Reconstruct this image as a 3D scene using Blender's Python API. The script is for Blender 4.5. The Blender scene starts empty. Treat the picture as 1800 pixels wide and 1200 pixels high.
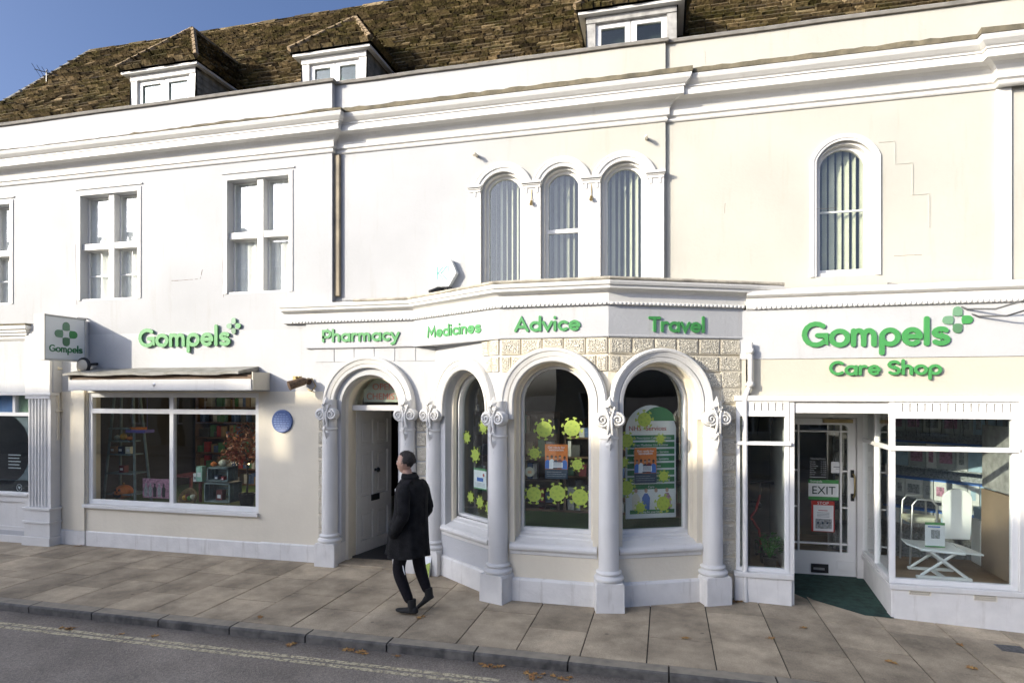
import bpy, bmesh, math, random
from mathutils import Vector, Matrix
from mathutils.geometry import tessellate_polygon
random.seed(7)
R = math.radians
sc = bpy.context.scene
COL = sc.collection
# ------------------------------------------------------------------ camera, sky, sun
YAW = 13.9
cam_d = bpy.data.cameras.new('camera'); cam = bpy.data.objects.new('camera', cam_d); COL.objects.link(cam)
cam.location = (0, 0, 2.5); cam.rotation_euler = (R(90), 0, R(YAW))
cam_d.sensor_width = 36; cam_d.lens = 21.8; cam_d.shift_y = 0.05; cam_d.clip_end = 2000
sc.camera = cam
SUN_EL, SUN_AZ = 18.0, 47.0        # elevation; degrees left of straight behind the camera side (-Y)
w = bpy.data.worlds.new('World'); sc.world = w; w.use_nodes = True
nt = w.node_tree; bg = nt.nodes['Background']
sky = nt.nodes.new('ShaderNodeTexSky'); sky.sky_type = 'NISHITA'; sky.sun_disc = False
sky.sun_elevation = R(SUN_EL); sky.sun_rotation = R(180 + SUN_AZ)
sky.altitude = 100; sky.air_density = 0.48; sky.dust_density = 6.0; sky.ozone_density = 4.0
nt.links.new(sky.outputs[0], bg.inputs[0]); bg.inputs[1].default_value = 0.15
sd = Vector((-math.sin(R(SUN_AZ))*math.cos(R(SUN_EL)), -math.cos(R(SUN_AZ))*math.cos(R(SUN_EL)), math.sin(R(SUN_EL))))
sl = bpy.data.lights.new('sun', 'SUN'); sl.energy = 2.9; sl.angle = R(0.55); sl.color = (1.0, 0.91, 0.74)
so = bpy.data.objects.new('sun', sl); COL.objects.link(so); so.rotation_euler = sd.to_track_quat('Z', 'Y').to_euler()
so.location = (-20, -20, 30)
sc.view_settings.view_transform = 'Standard'; sc.view_settings.look = 'None'
sc.view_settings.exposure = 1.12; sc.view_settings.gamma = 1.0
sc.cycles.max_bounces = 8; sc.cycles.transparent_max_bounces = 12; sc.cycles.glossy_bounces = 4

# ------------------------------------------------------------------ materials
def mat(name, col, rough=.6, var=.08, vs=3.0, bump=0, bs=40, metal=0, spec=.5, col2=None, dirt=0, emit=0):
    m = bpy.data.materials.new(name); m.use_nodes = True
    t = m.node_tree; n = t.nodes; L = t.links; b = n['Principled BSDF']
    b.inputs['Roughness'].default_value = rough; b.inputs['Metallic'].default_value = metal
    b.inputs['Specular IOR Level'].default_value = spec
    g = n.new('ShaderNodeNewGeometry')
    nz = n.new('ShaderNodeTexNoise'); nz.inputs['Scale'].default_value = vs; nz.inputs['Detail'].default_value = 5
    L.new(g.outputs['Position'], nz.inputs['Vector'])
    mx = n.new('ShaderNodeMix'); mx.data_type = 'RGBA'
    c2 = col2 or tuple(c*(1-var*2.2) for c in col)
    mx.inputs['A'].default_value = (*col, 1); mx.inputs['B'].default_value = (*c2, 1)
    mr = n.new('ShaderNodeMapRange'); mr.inputs[1].default_value = .38; mr.inputs[2].default_value = .72
    L.new(nz.outputs['Fac'], mr.inputs[0]); L.new(mr.outputs[0], mx.inputs['Factor'])
    out = mx.outputs['Result']
    if dirt:
        mp = n.new('ShaderNodeMapping'); mp.inputs['Scale'].default_value = (9, 9, .9); L.new(g.outputs['Position'], mp.inputs['Vector'])
        n2 = n.new('ShaderNodeTexNoise'); n2.inputs['Scale'].default_value = 1.0; n2.inputs['Detail'].default_value = 8; n2.inputs['Roughness'].default_value = .7
        L.new(mp.outputs[0], n2.inputs['Vector'])
        r2 = n.new('ShaderNodeMapRange'); r2.inputs[1].default_value = .56; r2.inputs[2].default_value = .85; r2.inputs[4].default_value = dirt
        L.new(n2.outputs['Fac'], r2.inputs[0])
        m2 = n.new('ShaderNodeMix'); m2.data_type = 'RGBA'; L.new(r2.outputs[0], m2.inputs['Factor'])
        L.new(out, m2.inputs['A']); m2.inputs['B'].default_value = (.30, .26, .20, 1); out = m2.outputs['Result']
    L.new(out, b.inputs['Base Color'])
    if bump:
        nb = n.new('ShaderNodeTexNoise'); nb.inputs['Scale'].default_value = bs; nb.inputs['Detail'].default_value = 6
        L.new(g.outputs['Position'], nb.inputs['Vector'])
        bp = n.new('ShaderNodeBump'); bp.inputs['Strength'].default_value = bump; bp.inputs['Distance'].default_value = .01
        L.new(nb.outputs['Fac'], bp.inputs['Height']); L.new(bp.outputs[0], b.inputs['Normal'])
    if emit:
        b.inputs['Emission Color'].default_value = (*col, 1); b.inputs['Emission Strength'].default_value = emit
    m['c'] = 1
    return m

WHITE = mat('white_masonry_paint', (.475, .478, .48), .7, .05, 1.3, .35, 25, dirt=.45)
TRIM = mat('white_trim_paint', (.67, .655, .62), .5, .04, 2.5, .25, 30, dirt=.35)
FRAME = mat('white_frame_paint', (.74, .735, .71), .4, .03, 4, .05, 60, dirt=.10)
CREAM = mat('cream_masonry_paint', (.73, .665, .53), .75, .05, 1.1, .3, 22, dirt=.10)
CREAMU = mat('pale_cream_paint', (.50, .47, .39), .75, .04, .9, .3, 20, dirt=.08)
PLINTH = mat('plinth_paint', (.72, .70, .66), .6, .06, 5, .4, 30, dirt=.8)
LEAD = mat('weathered_lead', (.30, .29, .26), .7, .2, 5, .4, 18, col2=(.16, .15, .12))
WEATH = mat('weathered_cornice_top', (.17, .145, .095), .95, .2, 7, .8, 30, col2=(.08, .072, .05))
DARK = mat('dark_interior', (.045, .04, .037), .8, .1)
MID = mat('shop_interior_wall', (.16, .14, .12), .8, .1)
WOOD = mat('brown_wood', (.13, .075, .04), .6, .2, 6, .2, 30)
WOODF = mat('wood_floor', (.28, .17, .09), .45, .2, 4, .1, 30)
BLACK = mat('black_plastic', (.015, .015, .017), .4, .1)
STEEL = mat('steel', (.55, .55, .56), .3, .05, metal=.8)
BRASS = mat('brass', (.35, .27, .13), .4, .1, metal=.7)
GREEN = mat('sign_green', (.06, .27, .075), .45, .02)
GREEND = mat('sign_dark_green', (.04, .20, .07), .45, .02)
GREENG = mat('emblem_grey_green', (.09, .20, .10), .45, .02)
GREENL = mat('emblem_pale_green', (.15, .29, .17), .45, .02)
SIGNW = mat('sign_white', (.80, .81, .78), .35, .02)
TURF = mat('artificial_turf', (.07, .13, .03), .9, .3, 60, 1.0, 150)
MAT_G = mat('green_entrance_mat', (.022, .060, .045), .9, .3, 12, .6, 200)
ORANGE = mat('orange', (.75, .22, .04), .55, .1, 20)
YELL = mat('yellow_squash', (.70, .42, .06), .55, .1, 20)
PALEP = mat('pale_pumpkin', (.62, .62, .48), .55, .1, 20)
RED = mat('red', (.45, .04, .03), .5, .1)
DRED = mat('dark_red', (.16, .03, .03), .6, .1)
BLUE = mat('blue', (.05, .16, .50), .5, .05)
PURP = mat('purple', (.12, .10, .35), .5, .05)
PINK = mat('pink_print', (.45, .22, .32), .5, .3, 30)
GREYP = mat('grey_print', (.35, .37, .38), .5, .3, 40)
SAGE = mat('sage_grey_paint', (.19, .25, .25), .7, .15, 12)
LIME = mat('lime_sticker', (.30, .39, .06), .5, .06, 40)
LIMED = mat('lime_sticker_spots', (.23, .32, .05), .5, .06, 40)
NAVY = mat('navy_print', (.03, .05, .08), .5, .1)
SKIN = mat('skin', (.48, .29, .21), .55, .08, 20)
HAIR = mat('dark_brown_hair', (.018, .012, .009), .6, .3, 60, .8, 160)
COATM = mat('black_wool', (.013, .013, .014), .9, .3, 14, .9, 90, spec=.25)
TROU = mat('black_trousers', (.010, .009, .012), .8, .2, 30, spec=.2)
SHOE = mat('black_suede', (.008, .008, .008), .8, .2)
LEAFG = mat('green_leaf', (.06, .24, .03), .5, .3, 30)
LEAFR = mat('red_autumn_leaf', (.32, .07, .04), .6, .3, 20, col2=(.30, .17, .06))
LEAFB = mat('brown_leaf', (.28, .13, .045), .8, .3, 25, col2=(.40, .26, .08))
BARK = mat('bark', (.09, .07, .05), .9, .2, 12, .8, 40)
CARD = mat('cardboard', (.36, .24, .13), .8, .1)
PAPER = mat('paper', (.75, .76, .76), .6, .04)
MINT = mat('mint_box', (.30, .50, .40), .6, .05)
ENAMEL = mat('white_enamel', (.85, .86, .84), .3, .02)
PLAQ = mat('plaque_blue', (.10, .155, .33), .5, .1, 12, .2, 60)
PLAQL = mat('plaque_raised_letters', (.22, .30, .52), .5, .05)
STONEO = mat('opposite_limestone', (.42, .36, .26), .85, .12, 1.5, .3, 20)
OROOF = mat('opposite_slate', (.10, .09, .08), .8, .2, 6, .4, 12)
BLIND = mat('pale_blind', (.74, .73, .64), .7, .06, 5)
BLINDD = mat('grey_blind', (.42, .41, .37), .7, .06, 5)

def glass(name, tint=(.93, .96, .95), boost=1.0, rough=0.0):
    m = bpy.data.materials.new(name); m.use_nodes = True
    t = m.node_tree; n = t.nodes; L = t.links; n.remove(n['Principled BSDF'])
    tr = n.new('ShaderNodeBsdfTransparent'); tr.inputs[0].default_value = (*tint, 1)
    gl = n.new('ShaderNodeBsdfGlossy'); gl.inputs['Roughness'].default_value = rough
    gl.inputs[0].default_value = (1, 1, 1, 1)
    fr = n.new('ShaderNodeFresnel')
    g = n.new('ShaderNodeNewGeometry'); io = n.new('ShaderNodeMapRange'); io.inputs[3].default_value = 1.5; io.inputs[4].default_value = 1/1.5; L.new(g.outputs['Backfacing'], io.inputs[0]); L.new(io.outputs[0], fr.inputs[0])
    nz = n.new('ShaderNodeTexNoise'); nz.inputs['Scale'].default_value = 1.7; nz.inputs['Detail'].default_value = 1
    L.new(g.outputs['Position'], nz.inputs['Vector'])
    bp = n.new('ShaderNodeBump'); bp.inputs['Strength'].default_value = .12; bp.inputs['Distance'].default_value = .02
    L.new(nz.outputs['Fac'], bp.inputs['Height']); L.new(bp.outputs[0], gl.inputs['Normal'])
    ml = n.new('ShaderNodeMath'); ml.operation = 'MULTIPLY'; ml.inputs[1].default_value = boost; ml.use_clamp = True
    L.new(fr.outputs[0], ml.inputs[0])
    mx = n.new('ShaderNodeMixShader'); L.new(ml.outputs[0], mx.inputs[0]); L.new(tr.outputs[0], mx.inputs[1]); L.new(gl.outputs[0], mx.inputs[2])
    L.new(mx.outputs[0], n['Material Output'].inputs[0])
    return m
GLASS = glass('window_glass', boost=1.3)
GLASSU = glass('upper_window_glass', (.88, .9, .86), 1.8)
GLASSL = glass('old_window_glass', (.95, .97, .95), 2.2)

def upper_wall_mat():     # white and cream paint; white-balance drift across the middle wall blended into the colour
    m = mat('upper_wall_paint', (.425, .429, .434), .75, .05, 1.0, .35, 20, dirt=.38)
    t = m.node_tree; n = t.nodes; L = t.links; b = n['Principled BSDF']
    src = b.inputs['Base Color'].links[0].from_socket
    g = n.new('ShaderNodeNewGeometry'); sx = n.new('ShaderNodeSeparateXYZ'); L.new(g.outputs['Position'], sx.inputs[0])
    mr = n.new('ShaderNodeMapRange'); mr.inputs[1].default_value = -3.0; mr.inputs[2].default_value = -1.2; L.new(sx.outputs[0], mr.inputs[0])
    mx = n.new('ShaderNodeMix'); mx.data_type = 'RGBA'; mx.blend_type = 'MULTIPLY'; L.new(mr.outputs[0], mx.inputs['Factor'])
    L.new(src, mx.inputs['A']); mx.inputs['B'].default_value = (1.06, 1.01, .87, 1); L.new(mx.outputs['Result'], b.inputs['Base Color'])
    return m
UPPER = upper_wall_mat()

def vermic_mat():
    m = mat('vermiculated_stone', (.72, .665, .54), .85, .05, 2)
    t = m.node_tree; n = t.nodes; L = t.links; b = n['Principled BSDF']
    g = n.new('ShaderNodeNewGeometry'); v = n.new('ShaderNodeTexVoronoi'); v.feature = 'DISTANCE_TO_EDGE'; v.inputs['Scale'].default_value = 34
    nz = n.new('ShaderNodeTexNoise'); nz.inputs['Scale'].default_value = 14; L.new(g.outputs['Position'], nz.inputs['Vector'])
    ad = n.new('ShaderNodeVectorMath'); ad.operation = 'MULTIPLY_ADD'; ad.inputs[1].default_value = (.05, .05, .05)
    L.new(nz.outputs['Color'], ad.inputs[0]); L.new(g.outputs['Position'], ad.inputs[2]); L.new(ad.outputs[0], v.inputs['Vector'])
    mr = n.new('ShaderNodeMapRange'); mr.inputs[1].default_value = .06; mr.inputs[2].default_value = .22; L.new(v.outputs['Distance'], mr.inputs[0])
    inv = n.new('ShaderNodeMath'); inv.operation = 'SUBTRACT'; inv.inputs[0].default_value = 1; L.new(mr.outputs[0], inv.inputs[1])
    bp = n.new('ShaderNodeBump'); bp.inputs['Strength'].default_value = 1.0; bp.inputs['Distance'].default_value = .022
    L.new(inv.outputs[0], bp.inputs['Height']); L.new(bp.outputs[0], b.inputs['Normal'])
    return m
VERM = vermic_mat()

def roof_mat():
    m = bpy.data.materials.new('stone_slate_moss'); m.use_nodes = True
    t = m.node_tree; n = t.nodes; L = t.links; b = n['Principled BSDF']; b.inputs['Roughness'].default_value = .95; b.inputs['Specular IOR Level'].default_value = .2
    g = n.new('ShaderNodeNewGeometry')
    cr = n.new('ShaderNodeValToRGB'); L.new(g.outputs['Random Per Island'], cr.inputs[0])
    e = cr.color_ramp; e.elements[0].color = (.030, .021, .011, 1); e.elements[1].color = (.30, .22, .12, 1)
    x = e.elements.new(.45); x.color = (.10, .072, .036, 1); x = e.elements.new(.85); x.color = (.17, .125, .062, 1)
    nz = n.new('ShaderNodeTexNoise'); nz.inputs['Scale'].default_value = 2.2; nz.inputs['Detail'].default_value = 9; nz.inputs['Roughness'].default_value = .75
    L.new(g.outputs['Position'], nz.inputs['Vector'])
    mr = n.new('ShaderNodeMapRange'); mr.inputs[1].default_value = .47; mr.inputs[2].default_value = .58; mr.inputs[4].default_value = .55; L.new(nz.outputs['Fac'], mr.inputs[0])
    mx = n.new('ShaderNodeMix'); mx.data_type = 'RGBA'; L.new(mr.outputs[0], mx.inputs['Factor']); L.new(cr.outputs[0], mx.inputs['A']); mx.inputs['B'].default_value = (.075, .066, .012, 1)
    n3 = n.new('ShaderNodeTexNoise'); n3.inputs['Scale'].default_value = 22; n3.inputs['Detail'].default_value = 6; L.new(g.outputs['Position'], n3.inputs['Vector'])
    r3 = n.new('ShaderNodeMapRange'); r3.inputs[1].default_value = .35; r3.inputs[2].default_value = .7; r3.inputs[3].default_value = .45; r3.inputs[4].default_value = 1.35; L.new(n3.outputs['Fac'], r3.inputs[0])
    mm = n.new('ShaderNodeVectorMath'); mm.operation = 'SCALE'; L.new(mx.outputs['Result'], mm.inputs[0]); L.new(r3.outputs[0], mm.inputs['Scale'])
    L.new(mm.outputs[0], b.inputs['Base Color'])
    bp = n.new('ShaderNodeBump'); bp.inputs['Strength'].default_value = .9; bp.inputs['Distance'].default_value = .02; L.new(n3.outputs['Fac'], bp.inputs['Height']); L.new(bp.outputs[0], b.inputs['Normal'])
    return m
ROOF = roof_mat()

def paving_mat():
    m = bpy.data.materials.new('stone_paving'); m.use_nodes = True
    t = m.node_tree; n = t.nodes; L = t.links; b = n['Principled BSDF']; b.inputs['Roughness'].default_value = .8; b.inputs['Specular IOR Level'].default_value = .3
    g = n.new('ShaderNodeNewGeometry')
    ri = n.new('ShaderNodeMapRange'); ri.inputs[3].default_value = .80; ri.inputs[4].default_value = 1.14; L.new(g.outputs['Random Per Island'], ri.inputs[0])
    nz = n.new('ShaderNodeTexNoise'); nz.inputs['Scale'].default_value = 1.6; nz.inputs['Detail'].default_value = 8; nz.inputs['Roughness'].default_value = .65; L.new(g.outputs['Position'], nz.inputs['Vector'])
    cr = n.new('ShaderNodeValToRGB'); L.new(nz.outputs['Fac'], cr.inputs[0]); e = cr.color_ramp
    e.elements[0].position = .33; e.elements[0].color = (.22, .18, .125, 1); e.elements[1].position = .66; e.elements[1].color = (.52, .425, .295, 1)
    nf = n.new('ShaderNodeTexNoise'); nf.inputs['Scale'].default_value = 90; nf.inputs['Detail'].default_value = 4; L.new(g.outputs['Position'], nf.inputs['Vector'])
    rf = n.new('ShaderNodeMapRange'); rf.inputs[1].default_value = .3; rf.inputs[2].default_value = .7; rf.inputs[3].default_value = .8; rf.inputs[4].default_value = 1.18; L.new(nf.outputs['Fac'], rf.inputs[0])
    m1 = n.new('ShaderNodeMath'); m1.operation = 'MULTIPLY'; L.new(ri.outputs[0], m1.inputs[0]); L.new(rf.outputs[0], m1.inputs[1])
    # gum spots and stains
    v = n.new('ShaderNodeTexVoronoi'); v.inputs['Scale'].default_value = 2.3; L.new(g.outputs['Position'], v.inputs['Vector'])
    sp = n.new('ShaderNodeMapRange'); sp.inputs[1].default_value = .035; sp.inputs[2].default_value = .06; sp.inputs[3].default_value = .62; sp.inputs[4].default_value = 1; L.new(v.outputs['Distance'], sp.inputs[0])
    m2 = n.new('ShaderNodeMath'); m2.operation = 'MULTIPLY'; L.new(m1.outputs[0], m2.inputs[0]); L.new(sp.outputs[0], m2.inputs[1])
    sc_ = n.new('ShaderNodeVectorMath'); sc_.operation = 'SCALE'; L.new(cr.outputs[0], sc_.inputs[0]); L.new(m2.outputs[0], sc_.inputs['Scale'])
    L.new(sc_.outputs[0], b.inputs['Base Color'])
    bp = n.new('ShaderNodeBump'); bp.inputs['Strength'].default_value = .35; bp.inputs['Distance'].default_value = .004; L.new(nf.outputs['Fac'], bp.inputs['Height']); L.new(bp.outputs[0], b.inputs['Normal'])
    return m
PAVE = paving_mat()
JOINT = mat('dark_paving_joint', (.05, .042, .035), .95, .1, 6)
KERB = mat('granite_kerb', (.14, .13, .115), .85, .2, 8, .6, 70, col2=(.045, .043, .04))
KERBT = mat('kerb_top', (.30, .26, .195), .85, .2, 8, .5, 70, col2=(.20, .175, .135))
def asphalt_mat():
    m = bpy.data.materials.new('asphalt'); m.use_nodes = True
    t = m.node_tree; n = t.nodes; L = t.links; b = n['Principled BSDF']; b.inputs['Roughness'].default_value = .85; b.inputs['Specular IOR Level'].default_value = .3
    g = n.new('ShaderNodeNewGeometry')
    v = n.new('ShaderNodeTexVoronoi'); v.inputs['Scale'].default_value = 85; L.new(g.outputs['Position'], v.inputs['Vector'])
    cr = n.new('ShaderNodeValToRGB'); L.new(v.outputs['Color'], cr.inputs[0]); e = cr.color_ramp
    e.elements[0].color = (.17, .145, .118, 1); e.elements[1].position = .93; e.elements[1].color = (.34, .295, .24, 1); x = e.elements.new(.99); x.color = (.38, .36, .32, 1)
    nz = n.new('ShaderNodeTexNoise'); nz.inputs['Scale'].default_value = 1.1; nz.inputs['Detail'].default_value = 9; L.new(g.outputs['Position'], nz.inputs['Vector'])
    r = n.new('ShaderNodeMapRange'); r.inputs[1].default_value = .3; r.inputs[2].default_value = .7; r.inputs[3].default_value = .75; r.inputs[4].default_value = 1.2; L.new(nz.outputs['Fac'], r.inputs[0])
    # darker gutter strip beside the kerb
    sx = n.new('ShaderNodeSeparateXYZ'); L.new(g.outputs['Position'], sx.inputs[0])
    n5 = n.new('ShaderNodeTexNoise'); n5.inputs['Scale'].default_value = 3; n5.inputs['Detail'].default_value = 6; L.new(g.outputs['Position'], n5.inputs['Vector'])
    a5 = n.new('ShaderNodeMath'); a5.operation = 'MULTIPLY_ADD'; a5.inputs[1].default_value = .25; L.new(n5.outputs['Fac'], a5.inputs[0]); L.new(sx.outputs[1], a5.inputs[2])
    r5 = n.new('ShaderNodeMapRange'); r5.inputs[1].default_value = 5.48; r5.inputs[2].default_value = 5.75; r5.inputs[3].default_value = 1; r5.inputs[4].default_value = .62; L.new(a5.outputs[0], r5.inputs[0])
    mm = n.new('ShaderNodeMath'); mm.operation = 'MULTIPLY'; L.new(r.outputs[0], mm.inputs[0]); L.new(r5.outputs[0], mm.inputs[1])
    s = n.new('ShaderNodeVectorMath'); s.operation = 'SCALE'; L.new(cr.outputs[0], s.inputs[0]); L.new(mm.outputs[0], s.inputs['Scale']); L.new(s.outputs[0], b.inputs['Base Color'])
    bp = n.new('ShaderNodeBump'); bp.inputs['Strength'].default_value = .6; bp.inputs['Distance'].default_value = .006; L.new(v.outputs['Distance'], bp.inputs['Height']); L.new(bp.outputs[0], b.inputs['Normal'])
    return m
ASPH = asphalt_mat()
def line_mat():
    m = mat('worn_road_paint', (.66, .58, .38), .8, .1, 3)
    t = m.node_tree; n = t.nodes; L = t.links; b = n['Principled BSDF']
    g = n.new('ShaderNodeNewGeometry'); nz = n.new('ShaderNodeTexNoise'); nz.inputs['Scale'].default_value = 28; nz.inputs['Detail'].default_value = 6; nz.inputs['Roughness'].default_value = .7
    L.new(g.outputs['Position'], nz.inputs['Vector']); r = n.new('ShaderNodeMapRange'); r.inputs[1].default_value = .36; r.inputs[2].default_value = .54; r.inputs[4].default_value = .85
    L.new(nz.outputs['Fac'], r.inputs[0]); L.new(r.outputs[0], b.inputs['Alpha']); return m
LINE = line_mat()

# ------------------------------------------------------------------ mesh helpers
def FR(p0, p1, z=0):      # local (u along the face, n outward, z up)
    p0 = Vector((*p0, z)); d = Vector((*p1, z)) - p0; u = d.normalized(); n = Vector((u.y, -u.x, 0))
    return Matrix(((u.x, n.x, 0, p0.x), (u.y, n.y, 0, p0.y), (0, 0, 1, z), (0, 0, 0, 1)))
def FY(Y): return FR((0, Y), (1, Y))
_f = Vector((-math.sin(R(YAW)), math.cos(R(YAW)), 0)); _r = Vector((math.cos(R(YAW)), math.sin(R(YAW)), 0))
def ray(px, py): return _f + _r*((px-900)/1090) + Vector((0, 0, (690-py)/1090))
def on(F, px, py, n0=0):  # where a measured point of the survey photo meets a facade plane -> (u, z)
    o = Vector((0, 0, 2.5)); d = ray(px, py); N = Vector((F[0][1], F[1][1], 0)); P0 = Vector((F[0][3], F[1][3], 0)) + N*n0
    t = (P0-o).dot(N)/d.dot(N); P = o+d*t; U = Vector((F[0][0], F[1][0], 0)); q = P-Vector((F[0][3], F[1][3], 0))
    return q.dot(U), P.z
def gnd(px, py, z=0):
    d = ray(px, py); t = (z-2.5)/d.z; P = Vector((0, 0, 2.5))+d*t; return P.x, P.y

class MB:
    def __init__(s, M=None, m=None):
        s.v = []; s.f = []; s.mi = []; s.sf = []; s.mats = []; s.M = M; s.cur = 0; s.smooth = False
        if m: s.use(m)
    def use(s, m):
        if m not in s.mats: s.mats.append(m)
        s.cur = s.mats.index(m); return s
    def add(s, vs, fs, M=None):
        k = len(s.v)
        for p in vs:
            p = Vector(p)
            if M is not None: p = M @ p
            if s.M is not None: p = s.M @ p
            s.v.append(p)
        for f in fs: s.f.append([k+i for i in f]); s.mi.append(s.cur); s.sf.append(s.smooth)
        return s
    def box(s, a0, a1, b0, b1, c0, c1, M=None):
        return s.add([(x, y, z) for x in (a0, a1) for y in (b0, b1) for z in (c0, c1)],
              [(0, 1, 3, 2), (4, 6, 7, 5), (0, 4, 5, 1), (2, 3, 7, 6), (0, 2, 6, 4), (1, 5, 7, 3)], M)
    def tube(s, pts, r, n=8, caps=True, M=None):
        pts = [Vector(p) for p in pts]; rs = r if isinstance(r, (list, tuple)) else [r]*len(pts)
        vs = []; fs = []; prev = None
        for i, p in enumerate(pts):
            t = (pts[min(i+1, len(pts)-1)]-pts[max(i-1, 0)]).normalized()
            a = Vector((0, 0, 1)) if abs(t.z) < .9 else Vector((1, 0, 0))
            if prev is not None: a = prev
            x = (a - t*a.dot(t)).normalized(); prev = x; y = t.cross(x)
            for k in range(n):
                g = 2*math.pi*k/n; vs.append(p + (x*math.cos(g)+y*math.sin(g))*rs[i])
        for i in range(len(pts)-1):
            for k in range(n): fs.append((i*n+k, i*n+(k+1) % n, (i+1)*n+(k+1) % n, (i+1)*n+k))
        o = s.smooth; s.smooth = n > 6; s.add(vs, fs, M); s.smooth = o
        if caps: s.add(vs[:n], [tuple(range(n))], M); s.add(vs[-n:], [tuple(range(n))], M)
        return s
    def lathe(s, c, prof, n=24, M=None, sx=1, sy=1):   # prof [(r,z)]
        vs = []; fs = []
        for r_, z in prof:
            for k in range(n):
                g = 2*math.pi*k/n; vs.append((c[0]+r_*sx*math.cos(g), c[1]+r_*sy*math.sin(g), c[2]+z))
        for i in range(len(prof)-1):
            for k in range(n): fs.append((i*n+k, i*n+(k+1) % n, (i+1)*n+(k+1) % n, (i+1)*n+k))
        o = s.smooth; s.smooth = True; s.add(vs, fs, M); s.smooth = o
        s.add(vs[:n], [tuple(range(n))], M); s.add(vs[-n:], [tuple(range(n))], M); return s
    def prism(s, poly, n0, n1, M=None, holes=()):      # polygon in (u,z), extruded along n
        loops = [list(poly)]+[list(h) for h in holes]; pts = [p for l in loops for p in l]
        tr = tessellate_polygon([[Vector((p[0], p[1], 0)) for p in l] for l in loops]); N = len(pts)
        vs = [(p[0], n1, p[1]) for p in pts]+[(p[0], n0, p[1]) for p in pts]
        fs = [tuple(t) for t in tr]+[tuple(N+i for i in reversed(t)) for t in tr]; k = 0
        for l in loops:
            for i in range(len(l)): j = (i+1) % len(l); fs.append((k+i, k+j, N+k+j, N+k+i))
            k += len(l)
        return s.add(vs, fs, M)
    def sweep2(s, path, prof, M=None):                 # moulding along a path in the face; prof [(r outward, n)]
        P = [Vector((p[0], p[1])) for p in path]; m = len(prof); vs = []; fs = []
        for i, p in enumerate(P):
            ds = []
            if i > 0: ds.append((P[i]-P[i-1]).normalized())
            if i < len(P)-1: ds.append((P[i+1]-P[i]).normalized())
            ns = [Vector((-d.y, d.x)) for d in ds]; nn = sum(ns, Vector((0, 0))).normalized(); k = 1/max(.5, nn.dot(ns[0]))
            for r_, q in prof: vs.append((p.x+nn.x*r_*k, q, p.y+nn.y*r_*k))
        for i in range(len(P)-1):
            for j in range(m): j2 = (j+1) % m; fs.append((i*m+j, i*m+j2, (i+1)*m+j2, (i+1)*m+j))
        fs.append(tuple(range(m))); fs.append(tuple((len(P)-1)*m+j for j in range(m)))
        return s.add(vs, fs, M)
    def sweep(s, path, prof, M=None, z=None):          # cornice along a plan path [(x,y)]; prof [(out,z)]
        P = [Vector(p) for p in path]; m = len(prof); vs = []; fs = []
        for i, p in enumerate(P):
            ds = []
            if i > 0: ds.append((P[i]-P[i-1]).normalized())
            if i < len(P)-1: ds.append((P[i+1]-P[i]).normalized())
            ns = [Vector((d.y, -d.x)) for d in ds]; nn = sum(ns, Vector((0, 0))).normalized(); k = 1/max(.4, nn.dot(ns[0]))
            for o_, q in prof: vs.append((p.x+nn.x*o_*k, p.y+nn.y*o_*k, q+(z[i] if z else 0)))
        for i in range(len(P)-1):
            for j in range(m): j2 = (j+1) % m; fs.append((i*m+j, i*m+j2, (i+1)*m+j2, (i+1)*m+j))
        fs.append(tuple(range(m))); fs.append(tuple((len(P)-1)*m+j for j in range(m)))
        return s.add(vs, fs, M)
    def text(s, body, size, F, u, z, n, align='CENTER', ext=.002, sx=1):
        cu = bpy.data.curves.new('t', 'FONT'); cu.body = body; cu.size = size; cu.align_x = align; cu.extrude = ext; cu.resolution_u = 3
        o = bpy.data.objects.new('t', cu); COL.objects.link(o); dg = bpy.context.evaluated_depsgraph_get()
        me = bpy.data.meshes.new_from_object(o.evaluated_get(dg)); bpy.data.objects.remove(o)
        s.add([F @ Vector((u+v.co.x*sx, n+v.co.z, z+v.co.y)) for v in me.vertices] if s.M is None else [(u+v.co.x*sx, n+v.co.z, z+v.co.y) for v in me.vertices],
              [tuple(p.vertices) for p in me.polygons])
        bpy.data.meshes.remove(me); return s
    def build(s, name, parent=None, label=None, cat=None, group=None, kind=None, bevel=0, recalc=True):
        me = bpy.data.meshes.new(name)
        if parent is not None:
            org = ORG[parent.name]
        else:
            xs = [p.x for p in s.v]; ys = [p.y for p in s.v]; zs = [p.z for p in s.v]
            org = Vector(((min(xs)+max(xs))/2, (min(ys)+max(ys))/2, min(zs)))
        me.from_pydata([tuple(p-org) for p in s.v], [], s.f)
        for m in s.mats: me.materials.append(m)
        for i, p in enumerate(me.polygons): p.material_index = s.mi[i]; p.use_smooth = s.sf[i]
        if recalc:
            bm = bmesh.new(); bm.from_mesh(me); bmesh.ops.recalc_face_normals(bm, faces=bm.faces); bm.to_mesh(me); bm.free()
        me.update()
        o = bpy.data.objects.new(name, me); COL.objects.link(o)
        if parent is not None: o.parent = parent; ORG[o.name] = org
        else: o.location = org; ORG[o.name] = org
        if bevel:
            b = o.modifiers.new('bevel', 'BEVEL'); b.width = bevel; b.segments = 2; b.limit_method = 'ANGLE'; b.angle_limit = R(40); b.harden_normals = False
        return tag(o, label, cat, group, kind)
ORG = {}
def tag(o, label=None, cat=None, group=None, kind=None):
    if label: o['label'] = label
    if cat: o['category'] = cat
    if group: o['group'] = group
    if kind: o['kind'] = kind
    return o
def thing(name, loc, label, cat, group=None):
    o = bpy.data.objects.new(name, None); COL.objects.link(o); o.location = loc; ORG[o.name] = Vector(loc); o.empty_display_size = .2
    return tag(o, label, cat, group)

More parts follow.
